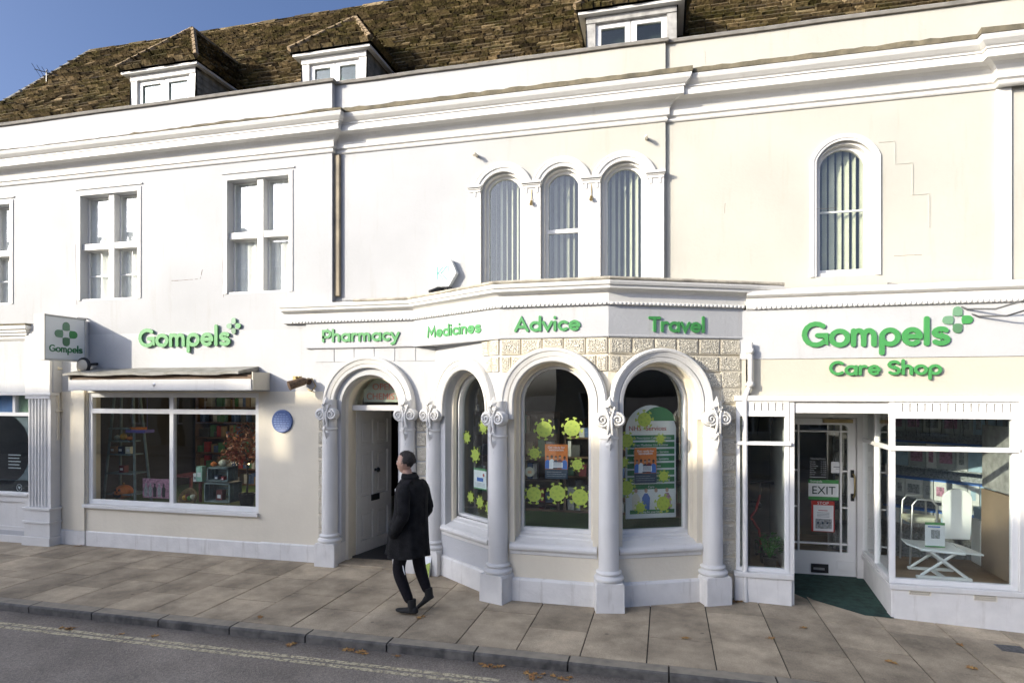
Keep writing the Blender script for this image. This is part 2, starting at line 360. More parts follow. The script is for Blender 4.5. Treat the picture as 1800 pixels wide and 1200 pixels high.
def arch(u0, u1, zs, zt, n=20):
    h = zt-zs; w_ = u1-u0; c = (u0+u1)/2
    Rr = (w_*w_/4+h*h)/(2*h); cz = zt-Rr; a = math.atan2(zs-cz, w_/2)
    return [(c+Rr*math.cos(t), cz+Rr*math.sin(t)) for t in [math.pi-a+(2*a-math.pi)*i/n for i in range(n+1)]]
def opening(u0, u1, z0, zs, zt, n=20): return [(u0, z0)]+arch(u0, u1, zs, zt, n)+[(u1, z0)]
def rect(u0, u1, z0, z1): return [(u0, z0), (u0, z1), (u1, z1), (u1, z0)]

# ------------------------------------------------------------------ sign letters (rounded strokes)
def arc(cx, cy, rx, ry, a0, a1, n=12): return [(cx+rx*math.cos(R(a0+(a1-a0)*i/n)), cy+ry*math.sin(R(a0+(a1-a0)*i/n))) for i in range(n+1)]
def loop(cx, cy, rx, ry): return ('L', arc(cx, cy, rx, ry, 0, 360, 20)[:-1])
def hump(x0, x1): c = (x0+x1)/2; r_ = (x1-x0)/2; return [(x0, .22)]+arc(c, .44-.16, r_, .16, 180, 0)+[(x1, .06)]
GL = {
 'o': (.55, [loop(.27, .25, .21, .19)]), 'G': (.72, [arc(.37, .36, .30, .29, 50, 318)+[(.63, .15), (.63, .33), (.42, .33)]]),
 'm': (.72, [[(.08, .06), (.08, .44)], hump(.08, .34), hump(.34, .60)]), 'n': (.48, [[(.08, .06), (.08, .44)], hump(.08, .38)]),
 'p': (.56, [loop(.28, .25, .20, .19), [(.08, .25), (.08, -.17)]]), 'd': (.56, [loop(.27, .25, .20, .19), [(.47, .06), (.47, .70)]]),
 'e': (.54, [[(.13, .255), (.39, .255)], [(.46, .235)]+arc(.27, .25, .19, .19, 0, 312, 16)]), 'l': (.20, [[(.09, .06), (.09, .72)]]),
 's': (.46, [arc(.23, .345, .145, .095, 35, 270)+arc(.23, .155, .16, .095, 90, -145)]),
 'C': (.64, [arc(.36, .36, .29, .29, 50, 310, 16)]), 'a': (.56, [loop(.27, .25, .20, .19), [(.47, .06), (.47, .44)]]),
 'r': (.38, [[(.08, .06), (.08, .44)], [(.08, .24)]+arc(.24, .27, .16, .17, 180, 62)]),
 'S': (.56, [arc(.28, .505, .19, .145, 30, 270)+arc(.28, .215, .20, .145, 90, -145)]),
 'h': (.50, [[(.08, .06), (.08, .70)], hump(.08, .40)]),
 'P': (.54, [[(.08, .06), (.08, .65), (.28, .65)]+arc(.28, .47, .19, .18, 90, -90)+[(.08, .29)]]),
 'c': (.45, [arc(.26, .25, .19, .19, 48, 312)]), 'y': (.46, [[(.05, .44), (.24, .09)], [(.42, .44), (.19, -.12), (.06, -.17)]]),
 'M': (.74, [[(.07, .06), (.12, .65), (.36, .24), (.60, .65), (.65, .06)]]), 'i': (.20, [[(.09, .06), (.09, .44)], [(.09, .645), (.09, .66)]]),
 'A': (.66, [[(.06, .06), (.32, .66), (.58, .06)], [(.15, .24), (.49, .24)]]), 'v': (.46, [[(.05, .44), (.23, .07), (.41, .44)]]),
 'T': (.56, [[(.05, .65), (.51, .65)], [(.28, .65), (.28, .06)]]), ' ': (.25, []),
}
def wordw(t): return sum(GL[c][0] for c in t)
def ribbon(mb, pts, closed, w_, n0, n1, F=None):
    P = [Vector(p) for p in pts]; N = len(P); lv = []; rv = []
    for i in range(N):
        a = P[i-1] if (i > 0 or closed) else None; b = P[(i+1) % N] if (i < N-1 or closed) else None
        ds = [(P[i]-a).normalized()] if a is not None else []
        if b is not None: ds.append((b-P[i]).normalized())
        ns = [Vector((-d.y, d.x)) for d in ds]; nn = sum(ns, Vector((0, 0))); nn = nn.normalized() if nn.length > .01 else ns[0]
        k = 1/max(.55, nn.dot(ns[0])); lv.append(P[i]+nn*w_/2*k); rv.append(P[i]-nn*w_/2*k)
    vs = [(p.x, n1, p.y) for p in lv+rv]+[(p.x, n0, p.y) for p in lv+rv]; fs = []; M2 = 2*N
    for i in range(N if closed else N-1):
        j = (i+1) % N
        fs += [(i, j, N+j, N+i), (i, M2+i, M2+j, j), (N+i, N+j, M2+N+j, M2+N+i)]
    mb.add(vs, fs, F)
    if not closed:
        for e, d in ((P[0], (P[0]-P[1]).normalized()), (P[-1], (P[-1]-P[-2]).normalized())):
            a0 = math.atan2(d.y, d.x)-math.pi/2; q = [(e.x+w_/2*math.cos(a0+math.pi*i/8), e.y+w_/2*math.sin(a0+math.pi*i/8)) for i in range(9)]
            mb.add([(p[0], n1, p[1]) for p in q]+[(p[0], n0, p[1]) for p in q], [tuple(range(9))]+[(i, i+1, 10+i, 9+i) for i in range(8)], F)
def word(mb, txt, F, u0, u1, z, h, n0=.01, dep=.04, w_=.125, slope=0):    # h = cap height
    sx = (u1-u0)/wordw(txt); sz = h/.72; x = u0; k = 0
    for ch in txt:
        adv, st = GL[ch]
        for s_ in st:
            cl = isinstance(s_, tuple); pts = s_[1] if cl else s_
            q = [((px*sx+x), (py*sz+z+slope*(px*sx+x-u0))) for px, py in pts]
            k += 1; ribbon(mb, q, cl, w_*(sx+sz)/2, n0, n0+dep+.0006*k, F)
        x += adv*sx
def emblem(parent, F, u, z, r, n0=.01, dep=.03):
    for nm, a, m in (('petal', 90, GREENL), ('petal', 180, GREENL), ('petal', 270, GREENG), ('petal', 0, GREEN)):
        mb = MB(F, m); ca, sa = math.cos(R(a)), math.sin(R(a)); hw = r*.31
        p = [(r*.34, -hw), (r-hw, -hw)]+[(r-hw+hw*math.cos(R(t)), hw*math.sin(R(t))) for t in range(-75, 90, 15)]+[(r-hw, hw), (r*.34, hw), (r*.28, r*.12), (r*.28, -r*.12)]
        mb.prism([(u+x*ca-y*sa, z+x*sa+y*ca) for x, y in p], n0, n0+dep); mb.build('petal', parent)

# ================================================================== GROUND
FP = FY(8.2)
def gz(x, y): return -.045*max(0, x-1.2) if y > 5 else 0
GX0, GX1 = -60, 40
mb = MB(m=JOINT)
xs = [GX0, 1.2, 6, GX1]; zz = [0, 0, -.216, -.216]
vs = []; 
for x, z in zip(xs, zz): vs += [(x, 5.70, z-.012), (x, 8.6, z-.012)]
mb.add(vs, [(0, 2, 3, 1), (2, 4, 5, 3), (4, 6, 7, 5)])
def slab(x0, x1, y0, y1, t=.0):
    g_ = .006; j = random.uniform(-.002, .002)
    P = [(x0+g_, y0+g_), (x1-g_, y0+g_), (x1-g_, y1-g_), (x0+g_, y1-g_)]
    vs = [(px, py, max(-.216, gz(px, py))+j) for px, py in P]+[(px, py, max(-.216, gz(px, py))-.01) for px, py in P]
    mb.add(vs, [(0, 1, 2, 3), (0, 4, 5, 1), (1, 5, 6, 2), (2, 6, 7, 3), (3, 7, 4, 0)])
mb.use(PAVE); x = -17.0+.09; i = 0
while x < 7.5:
    y = 5.87; first = True
    seq = [.62, .9, .7, .85, .75] if i % 2 else [.95, .65, .88, .6]
    for L_ in seq:
        L_ += random.uniform(-.06, .06)
        y1 = min(8.6, y+L_)
        if y1-y > .08: slab(x, x+.62, y, y1)
        y = y1
    x += .62; i += 1
mb.build('pavement', label='buff stone slab pavement', kind='structure')
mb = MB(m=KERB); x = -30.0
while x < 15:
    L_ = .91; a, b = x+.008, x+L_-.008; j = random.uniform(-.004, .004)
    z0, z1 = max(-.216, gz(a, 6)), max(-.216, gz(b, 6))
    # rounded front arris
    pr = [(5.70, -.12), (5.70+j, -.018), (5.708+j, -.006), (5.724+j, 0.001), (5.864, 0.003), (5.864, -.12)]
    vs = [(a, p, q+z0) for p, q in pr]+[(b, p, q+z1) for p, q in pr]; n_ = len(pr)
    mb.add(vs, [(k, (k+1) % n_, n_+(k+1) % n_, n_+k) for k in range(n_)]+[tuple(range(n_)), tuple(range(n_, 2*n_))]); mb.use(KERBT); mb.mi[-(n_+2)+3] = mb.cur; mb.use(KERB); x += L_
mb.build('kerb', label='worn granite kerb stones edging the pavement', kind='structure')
mb = MB(m=ASPH); mb.add([(GX0, -60, -.085), (GX1, -60, -.085), (GX1, 1, -.085), (GX0, 1, -.085), (GX1, 5.72, -.30), (6, 5.72, -.30), (1.2, 5.72, -.085), (GX0, 5.72, -.085)],
     [(0, 1, 2, 3), (3, 2, 4, 5, 6, 7)])
mb.build('road', label='grey asphalt road', kind='structure')
mb = MB(m=LINE)
def roadz(x, y):
    return -.081 - (0 if x < 1.2 else (x-1.2)/4.8*.215*max(0, (y-1)/4.72))
for (ax, ay), (bx, by) in ((gnd(0, 1098, -.08), gnd(880, 1190, -.08)), (gnd(0, 1106, -.08), gnd(900, 1199, -.08))):
    ay = (ay+by)/2; by = ay
    mb.add([(-40, ay-.028, -.081), (bx, by-.028, -.081), (bx, by+.028, -.081), (-40, ay+.028, -.081)], [(0, 1, 2, 3)])
mb.build('road_marking', label='faded double yellow line along the kerb', kind='structure')
mb = MB(m=ASPH); mb.box(GX0, GX1, -13, -3.8, -.2, .03); mb.build('far_pavement', label='pavement on the far side of the road', kind='structure')
mb = MB(m=JOINT); mb.add([(-400, -400, -.6), (400, -400, -.6), (400, 400, -.6), (-400, 400, -.6)], [(0, 1, 2, 3)]); mb.build('ground', label='flat ground', kind='structure')

# ================================================================== MAIN BUILDING
B = thing('terrace_building', (-4.0, 8.2, 0), 'long white and cream painted terrace with mossy stone roof and projecting arched bay', 'building')
F20, F30, F35, F00 = FY(8.2), FY(8.3), FY(8.35), FY(8.0)
def part(mb, name, label=None, bevel=0, parent=None, **k): return mb.build(name, parent or B, label, bevel=bevel, **k)

# --- windows of the upper left house (stone cross windows)
cross = []
for L_, Rr, T, Bt in ((142, 242, 345, 529), (400, 508, 318, 517), (-62, 18, 366, 538)):
    u0, z1 = on(F20, L_, T); _, z0 = on(F20, L_, Bt); u1, _ = on(F20, Rr, T); cross.append((u0, u1, z0, z1))
mb = MB(F20, UPPER); mb.prism([(-14.5, 3.45), (-14.5, 7.05), (-4.75, 7.05), (-4.75, 3.45)], -.25, 0, holes=[rect(*c) for c in cross]); part(mb, 'wall', 'white upper wall with cross windows')
for (u0, u1, z0, z1) in cross:
    uc = (u0+u1)/2+.02; zc = z0+(z1-z0)*.515
    mb = MB(F20, TRIM)      # splayed stone surround, mullion and transom
    mb.sweep2([(u0, z0), (u0, z1), (u1, z1), (u1, z0)], [(.0, -.002), (.0, .014), (.07, .014), (.07, -.002)])
    mb.prism([(uc-.055, z0), (uc-.055, z1), (uc+.055, z1), (uc+.055, z0)], -.16, -.03)
    mb.prism([(u0, zc-.05), (u0, zc+.05), (uc-.055, zc+.05), (uc-.055, zc-.05)], -.165, -.035)
    mb.prism([(uc+.055, zc-.05), (uc+.055, zc+.05), (u1, zc+.05), (u1, zc-.05)], -.165, -.035)
    mb.prism([(u0-.10, z1+.10), (u0-.10, z1+.125), (u1+.10, z1+.125), (u1+.10, z1+.10)], -.002, .02)
    mb.prism([(u0, z0-.002), (u0, z0+.03), (u1, z0+.03), (u1, z0-.002)], -.18, -.01)
    wn = part(mb, 'cross_window', bevel=.006)
    for a, b in ((u0, uc-.055), (uc+.055, u1)):
        for c, d in ((z0+.03, zc-.05), (zc+.05, z1)):
            q = MB(F20, FRAME); q.prism(rect(a, b, c, d), -.17, -.14, holes=[rect(a+.022, b-.022, c+.022, d-.022)]); ORG[wn.name] = ORG[B.name]
            q.build('casement', wn)
            q = MB(F20, GLASSL); q.add([(a+.01, -.155, c+.01), (b-.01, -.155, c+.01), (b-.01, -.155, d-.01), (a+.01, -.155, d-.01)], [(0, 1, 2, 3)]); q.build('pane', wn)
    if cross.index((u0, u1, z0, z1)) != 1:
        for a, b in ((u0, uc-.055), (uc+.055, u1)):
            q = MB(F20, FRAME); q.box((a+b)/2-.008, (a+b)/2+.008, -.152, -.142, z0+.05, zc-.07); q.box(a+.02, b-.02, -.152, -.142, (z0+zc)/2-.03, (z0+zc)/2-.014); q.build('glazing_bar', wn)
    q = MB(F20, mat('glare_white', (.85, .85, .83), .8, .06, 8)); n_ = 46  # white sheet added behind the panes, standing in for sky glare on the glass
    q.add([(u0-.05+(u1-u0+.1)*i/n_, -.20+.012*math.sin(i*1.3), z) for i in range(n_+1) for z in (z0, z1+.05)], [(2*i, 2*i+2, 2*i+3, 2*i+1) for i in range(n_)]); q.build('glare_sheet', wn)

# --- middle upper wall with three arched windows
A3 = []
for L_, Rr, T in ((846, 920, 300), (951, 1024, 292), (1056, 1137, 283)):
    u0, _ = on(F30, L_, 400); u1, _ = on(F30, Rr, 400); A3.append((u0, u1, 3.86, 5.38, 5.57))
mb = MB(F30, UPPER); mb.prism([(-4.75, 3.45), (-4.75, 7.05), (0, 7.05), (0, 3.45)], -.25, 0, holes=[opening(*a) for a in A3]); part(mb, 'wall', 'upper wall with three arched windows')
u0, _ = on(F35, 1434, 400); u1, _ = on(F35, 1537, 400); _, zt = on(F35, 1482, 246); _, zs = on(F35, 1531, 276); _, zb = on(F35, 1434, 487)
W4 = (u0, u1, zb, zs, zt)
mb = MB(F35, UPPER); mb.prism([(0, 3.45), (0, 7.05), (7, 7.05), (7, 3.45)], -.25, 0, holes=[opening(*W4)]); part(mb, 'wall', 'cream upper wall of the care shop')
def arched(F, a, sash=False, blindm=BLIND, ringz=None, lab=None, bars=False, k=1.0):
    u0, u1, z0, zs, zt = a; w_ = u1-u0
    mb = MB(F, TRIM)
    zb = ringz if ringz else z0
    path = [(u0, zb)]+arch(u0, u1, zs, zt)+[(u1, zb)]
    mb.sweep2(path, [(r_*k, n_*k) for r_, n_ in [(-.012, -.03), (-.012, .010), (.03, .014), (.035, .030), (.075, .038), (.095, .045), (.112, .036), (.112, -.01)]])
    o1 = opening(u0+.001, u1-.001, z0, zs, zt-.001); o2 = opening(u0+.035, u1-.035, z0+.05, zs-.02, zt-.035)
    mb.prism(o1, -.13, -.05, holes=[o2])
    wn = part(mb, 'arched_window', lab); ORG[wn.name] = ORG[B.name]
    q = MB(F, FRAME); o3 = opening(u0+.075, u1-.075, z0+.10, zs-.035, zt-.072); q.prism(o2, -.2, -.13, holes=[o3])
    zm = z0+(zt-z0)*.50
    if sash: q.box(u0+.07, u1-.07, -.19, -.14, zm-.025, zm+.03)
    if bars: q.box(u0+.07, u1-.07, -.19, -.165, zm-.012, zm+.012)
    q.build('sash_frame', wn, bevel=.003)
    q = MB(F, GLASSU); q.prism(opening(u0+.06, u1-.06, z0+.09, zs-.03, zt-.06), -.168, -.165); q.build('pane', wn)
    q = MB(F, blindm); n_ = max(5, int(w_/.085))
    for i in range(n_):
        c = u0+.03+(w_-.06)*(i+.5)/n_; t = R(random.uniform(40, 66)); h = .037
        q.add([(c-h*math.cos(t), -.27-h*math.sin(t), z0), (c+h*math.cos(t), -.27+h*math.sin(t), z0), (c+h*math.cos(t), -.27+h*math.sin(t), zt+.05), (c-h*math.cos(t), -.27-h*math.sin(t), zt+.05)], [(0, 1, 2, 3)])
    q.build('vertical_blind', wn)
for i, a in enumerate(A3): arched(F30, a, sash=(i == 1), blindm=BLINDD if i == 1 else BLIND, ringz=5.36)
arched(F35, W4, blindm=BLIND, bars=True, k=.6)
mb = MB(F30, TRIM)
cuts = [(A3[0][0]-.17, A3[0][0]-.0), (A3[0][1], A3[1][0]), (A3[1][1], A3[2][0]), (A3[2][1], A3[2][1]+.22)]
for a, b in cuts:
    mb.prism(rect(a+.002, b-.002, 3.8, 5.29), -.01, .028)
    for k, (dz, o_) in enumerate(((5.29, .045), (5.325, .06), (5.345, .085))): mb.prism(rect(a-.01*k, b+.01*k, dz, dz+(.035, .02, .03)[k]), -.01, o_)
    for e in ((a+.05, b-.05) if b-a > .2 else ((a+b)/2,)): mb.box(e-.016, e+.016, .02, .04, 5.22, 5.29)
part(mb, 'impost', 'white impost blocks and strips between the arched windows', bevel=.004)

# --- pilaster strip at the right edge, main cornice, parapet, coping
ua, _ = on(F35, 1750, 300); ub, _ = on(F35, 1776, 300)
mb = MB(F35, TRIM); mb.prism(rect(ua, ub, 3.75, 6.03), -.01, .035); part(mb, 'pilaster', bevel=.005)
CP = [(-14.55, 8.2), (-4.75, 8.2), (-4.75, 8.3), (0, 8.3), (0, 8.35), (ua, 8.35), (ua, 8.25), (7, 8.25)]
cprof = [(-.05, 6.02), (.018, 6.02), (.03, 6.035), (.03, 6.05), (.018, 6.06), (.018, 6.075), (.05, 6.09), (.05, 6.165), (.062, 6.19), (.09, 6.225), (.13, 6.25), (.19, 6.262), (.225, 6.262), (.225, 6.35), (.24, 6.352), (.24, 6.37), (.262, 6.385), (.30, 6.42), (.315, 6.45), (.32, 6.475), (-.05, 6.49)]
mb = MB(m=TRIM); mb.sweep(CP, cprof); part(mb, 'cornice', 'moulded white cornice running below the parapet')
mb = MB(m=WEATH); 
def jag(path, prof, st=.07, amp=.012):
    out = []
    for a, b in zip(path, path[1:]):
        L_ = (Vector(b)-Vector(a)).length; n_ = max(1, int(L_/st))
        for i in range(n_): out.append((a[0]+(b[0]-a[0])*i/n_, a[1]+(b[1]-a[1])*i/n_))
    out.append(path[-1]); return out
JP = jag(CP, None, .11)
def ragged(path, lo):      # weathered top lip with a broken lower edge
    vs = []; fs = []; P = [Vector(p) for p in path]
    for i, p in enumerate(P):
        ds = ([(P[i]-P[i-1]).normalized()] if i else [])+([(P[i+1]-P[i]).normalized()] if i < len(P)-1 else [])
        ns = [Vector((d.y, -d.x)) for d in ds]; nn = sum(ns, Vector((0, 0))).normalized(); k = 1/max(.4, nn.dot(ns[0]))
        th = (.03+.02*math.sin(p.x*1.7)**2) if p.x < -4.7 else .075
        if p.x < -8: th = .022
        lo_ = 6.476; hi = 6.476+th+random.uniform(-.008, .008)
        for o_, q in ((.32+.008, lo_), (.325+random.uniform(-.006, .006), hi-.012), (.29, hi), (-.04, 6.59)):
            vs.append((p.x+nn.x*o_*k, p.y+nn.y*o_*k, q))
    for i in range(len(P)-1):
        for j in range(3): fs.append((i*4+j, i*4+j+1, (i+1)*4+j+1, (i+1)*4+j))
    return vs, fs
mb.add(*ragged(JP, 0)); part(mb, 'cornice_capping', 'brown weathered stone capping on the cornice')
mb = MB(m=mat('grey_coping_stone', (.24, .225, .20), .9, .15, 6, .5, 25)); CP2 = [(-14.5, 8.2), (-4.75, 8.2), (-4.75, 8.3), (0, 8.3), (0, 8.35), (7, 8.35)]
CP2j = jag(CP2, None, .6)
mb.sweep(CP2j, [(-.38, 7.052), (.035, 7.052), (.045, 7.085), (.03, 7.10), (-.38, 7.12)], z=[random.uniform(-.006, .006) for _ in CP2j]); part(mb, 'parapet_coping')
mb = MB(m=UPPER)
for (x0, x1, y) in ((-14.5, -4.75, 8.2), (-4.75, 0, 8.3), (0, 7, 8.35)): mb.box(x0, x1, y+.252, y+.36, 6.3, 7.05)
part(mb, 'parapet_back')

# --- roof of stone slates, three dormers
RY0, RZ0, RY1, RZ1 = 8.62, 6.70, 12.2, 10.78
sl_ = math.hypot(RY1-RY0, RZ1-RZ0); rd = Vector((0, (RY1-RY0)/sl_, (RZ1-RZ0)/sl_)); rn = Vector((0, -rd.z, rd.y))
def verge(t): return -14.45+.85*t
DORM = [(-8.85, -7.54, 7.93, 8.95, -8.2), (-5.57, -4.45, 7.80, 8.68, -5.0), (-1.08, .15, 7.80, 8.75, -.46)]
def slates(mb, O, du, dv, dn, u_rng, v_len, skip=None, exp=.175, wmin=.12, wmax=.32):
    v = 0
    row = 0
    while v < v_len:
        e = exp*(1-.35*v/max(v_len, 3)) if v_len > 3 else exp
        a, b = u_rng(v/v_len); u = a+random.uniform(-.2, 0)
        while u < b:
            w_ = random.uniform(wmin, wmax); ua_, ub_ = max(a, u), min(b, u+w_)
            if ub_-ua_ > .03:
                P = O+du*((ua_+ub_)/2)+dv*(v+e/2)
                if not (skip and skip(P)):
                    th = random.uniform(.022, .055); o = random.uniform(-.022, .018); lift = random.uniform(.0, .022); g_ = random.uniform(.003, .012)
                    sag = random.uniform(-.006, .006)
                    A = lambda uu, vv, nn: O+du*uu+dv*vv+dn*nn
                    v0, v1 = v+o, v+e+.05
                    vs = [A(ua_+g_, v0, th+lift+.02), A(ub_-g_, v0+sag, th+lift+.02), A(ub_-g_, v1, .012), A(ua_+g_, v1, .012), A(ua_+g_, v0, -.0), A(ub_-g_, v0+sag, -.0)]
                    mb.add(vs, [(0, 1, 2, 3), (0, 4, 5, 1), (0, 3, 4), (1, 5, 2)])
            u += w_
        v += e; row += 1
def inside_dormer(P):
    for (a, b, ze, zp, xc) in DORM:
        if a+.05 < P.x < b-.05:
            yc = RY0+(zp-RZ0)/(RZ1-RZ0)*(RY1-RY0); h = (1-abs(P.x-xc)/((b-a)/2+.15)); zt = ze+(zp-ze)*h
            if P.z < zt-.15: return True
    return False
mb = MB(m=ROOF)
slates(mb, Vector((0, RY0, RZ0)), Vector((1, 0, 0)), rd, rn, lambda t: (verge(t), 7), sl_, inside_dormer)
o = part(mb, 'roof', 'steep mossy stone slate roof', recalc=False); ORG[o.name] = ORG[B.name]; roof = o
mb = MB(m=mat('roof_underlay', (.04, .034, .025), .95)); mb.add([(-14.3, RY0, RZ0-.02), (7, RY0, RZ0-.02), (7, RY1, RZ1-.03), (-13.55, RY1, RZ1-.03), (-14.3, 15.8, 6.7), (7, 15.8, 6.7)], [(0, 1, 2, 3), (3, 2, 5, 4), (0, 3, 4)]); mb.build('roof_underside', roof)
mb = MB(m=ROOF); x = -13.65
while x < 7:
    L_ = random.uniform(.38, .5); z = random.uniform(-.012, .012)
    mb.add([(x, RY1-.16, RZ1-.10+z), (x, RY1, RZ1+.07+z), (x, RY1+.16, RZ1-.10+z), (x+L_-.01, RY1-.16, RZ1-.10+z), (x+L_-.01, RY1, RZ1+.07+z), (x+L_-.01, RY1+.16, RZ1-.10+z)], [(0, 1, 4, 3), (1, 2, 5, 4), (0, 2, 1), (3, 4, 5)]); x += L_
mb.build('ridge_tiles', roof)
mb = MB(m=LEAD); mb.tube([(verge(0)+.02, RY0, RZ0+.03), (verge(1)+.02, RY1, RZ1+.03)], .045, 6); mb.build('verge', roof)
mb = MB(m=LEAD); mb.box(-14.5, 7, 8.42, 8.9, 6.62, 6.68); part(mb, 'parapet_gutter')
GD = glass('dormer_glass', (.7, .78, .74), 1.2)
CHEEK = mat('dormer_cheek_slate', (.26, .24, .19), .9, .25, 7, .8, 14)
WPOLE = mat('grey_weathered_post', (.38, .37, .35), .8, .2, 10)
for k, (a, b, ze, zp, xc) in enumerate(DORM):
    Fd = FY(8.70); m_ = TRIM
    q = MB(Fd, WPOLE if k == 2 else TRIM); w_ = b-a
    q.box(a, a+.13, -.12, 0, 6.72, ze); q.box(b-.13, b, -.12, 0, 6.72, ze); q.box(a, b, -.12, .015, ze-.14, ze-.002); q.box(a, b, -.12, .01, 6.70, 6.9)
    d = part(q, 'dormer', ('dormer with white window nearest the gable end', 'dormer with white window in the middle of the roof', 'dormer with grey side posts above the arched windows')[k], bevel=.004); ORG[d.name] = ORG[B.name]
    q = MB(Fd, FRAME); c = (a+b)/2; zb, zt = 6.9, ze-.14
    for s0, s1 in ((a+.13, c-.005), (c+.005, b-.13)):
        q.prism(rect(s0, s1, zb, zt), -.10, -.04, holes=[rect(s0+.075, s1-.075, zb+.02, zt-.07)])
        if k == 0: q.box(s0+.07, s1-.07, -.09, -.05, 7.27, 7.31)
    q.build('dormer_window', d, bevel=.004)
    q = MB(Fd, GD); q.box(a+.15, b-.15, -.075, -.07, zb, zt); q.build('dormer_pane', d)
    q = MB(Fd, mat('dormer_net', (.26, .30, .27), .8, .2, 9) if k < 2 else DARK); q.box(a+.14, b-.14, -.25, -.22, zb, zt); q.build('dormer_curtain', d)
    yr = RY0+(ze-RZ0)/1.14
    for s, xx in ((-1, a), (1, b)):
        q = MB(m=CHEEK); q.add([(xx, 8.70, 6.7), (xx, 8.70, ze), (xx, yr+.1, ze), (xx, RY0+.02, 6.7)], [(0, 1, 2, 3)])
        for i in range(12):      # lapped stone pieces on the cheek
            zz0 = 6.75+i*.1; ys = max(8.72, RY0+(zz0-RZ0)/1.14); yy = 8.72
            while zz0+.1 < ze and yy < ys-.02:
                L_ = random.uniform(.1, .24); q.add([(xx+s*.012, yy, zz0+.005), (xx+s*.012, min(ys, yy+L_-.01), zz0+.005), (xx+s*.002, min(ys, yy+L_-.01), zz0+.1), (xx+s*.002, yy, zz0+.1)], [(0, 1, 2, 3)]); yy += L_
        q.build('dormer_cheek', d)
    # hipped slate roof
    A_ = Vector((a-.13, 8.56, ze)); B_ = Vector((b+.13, 8.56, ze)); ap = Vector((xc, 9.40, zp)); yb = RY0+(zp-RZ0)/1.14+.05
    q = MB(m=ROOF); W = b-a+.26; dv = ap-Vector((xc, 8.56, ze)); ln = dv.length; dv.normalize(); n_ = Vector((0, -dv.z, dv.y))
    slates(q, Vector((xc, 8.56, ze)), Vector((1, 0, 0)), dv, n_, lambda t: (-(W/2)*(1-t), (W/2)*(1-t)), ln, exp=.13, wmin=.1, wmax=.22)
    for s in (-1, 1):
        E = Vector((xc+s*W/2, 8.56, ze)); du = Vector((0, 1, 0)); dv = Vector((-s*W/2, 0, zp-ze)); ln = dv.length; dv.normalize(); n_ = Vector((s*abs(dv.z), 0, abs(dv.x)))
        y_e = RY0+(ze-RZ0)/1.14-8.56+.25; y_r = yb-8.56
        slates(q, E, du, dv, n_, lambda t: (.84*t, y_e+(y_r-y_e)*t), ln, exp=.13, wmin=.1, wmax=.22)
    q.build('dormer_roof', d, recalc=False)
    q = MB(m=mat('roof_underlay2', (.05, .045, .035), .95)); R1 = Vector((xc, yb, zp-.01))
    q.add([A_, B_, ap-Vector((0, 0, .01)), R1, Vector((b+.13, yr+.3, ze)), Vector((a-.13, yr+.3, ze))], [(0, 1, 2), (1, 4, 3, 2), (0, 2, 3, 5)]); q.build('dormer_underlay', d)
    q = MB(m=mat('hip_stone', (.30, .215, .12), .9, .25, 12, .8, 40))
    for P0, P1 in ((A_, ap), (B_, ap)):
        for i in range(7):
            p = P0.lerp(P1, i/7)+Vector((0, -.01, .045)); p2 = P0.lerp(P1, (i+.97)/7)+Vector((0, -.01, .045)); q.tube([p, p2], [.05, .042], 6)
    q.tube([ap+Vector((0, 0, .03)), R1+Vector((0, 0, .03))], .05, 6); q.build('hip_tiles', d)
    q = MB(m=TRIM); q.box(a-.1, b+.1, 8.60, 8.69, ze-.05, ze-.012); q.box(a-.10, a-.02, 8.69, yr, ze-.05, ze-.012); q.box(b+.02, b+.10, 8.69, yr, ze-.05, ze-.012); q.build('dormer_eaves_board', d)

u, z = on(FY(11.0), 82, 133); xt, zt = u, z
t = thing('tv_aerial', (xt, 11.0, zt-.3), 'small television aerial on the left gable end of the roof', 'aerial'); mb = MB(m=BLACK); mb.tube([(xt, 11.0, zt-.6), (xt, 11.0, zt+.12)], .014, 6); mb.build('mast', t); mb = MB(m=BLACK); mb.tube([(xt-.22, 10.9, zt+.12), (xt+.2, 11.1, zt+.02)], .009, 5)
for i in range(5): f_ = i/4; mb.tube([(xt-.18+.32*f_, 10.80+.2*f_, zt+.20-.1*f_), (xt-.18+.32*f_, 11.02+.15*f_, zt-.02-.05*f_)], .006, 4)
mb.build('elements', t)
# --- dark rooms behind the glass
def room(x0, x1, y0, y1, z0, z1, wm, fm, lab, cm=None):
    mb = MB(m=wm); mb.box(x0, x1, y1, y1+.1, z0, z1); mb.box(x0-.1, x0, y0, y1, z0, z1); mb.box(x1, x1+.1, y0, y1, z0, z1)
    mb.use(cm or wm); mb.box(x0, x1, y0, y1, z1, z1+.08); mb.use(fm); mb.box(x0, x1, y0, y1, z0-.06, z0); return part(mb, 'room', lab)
room(-14.4, 6.9, 8.62, 12, 3.72, 6.55, MID, DARK, 'dim upper rooms behind the windows')

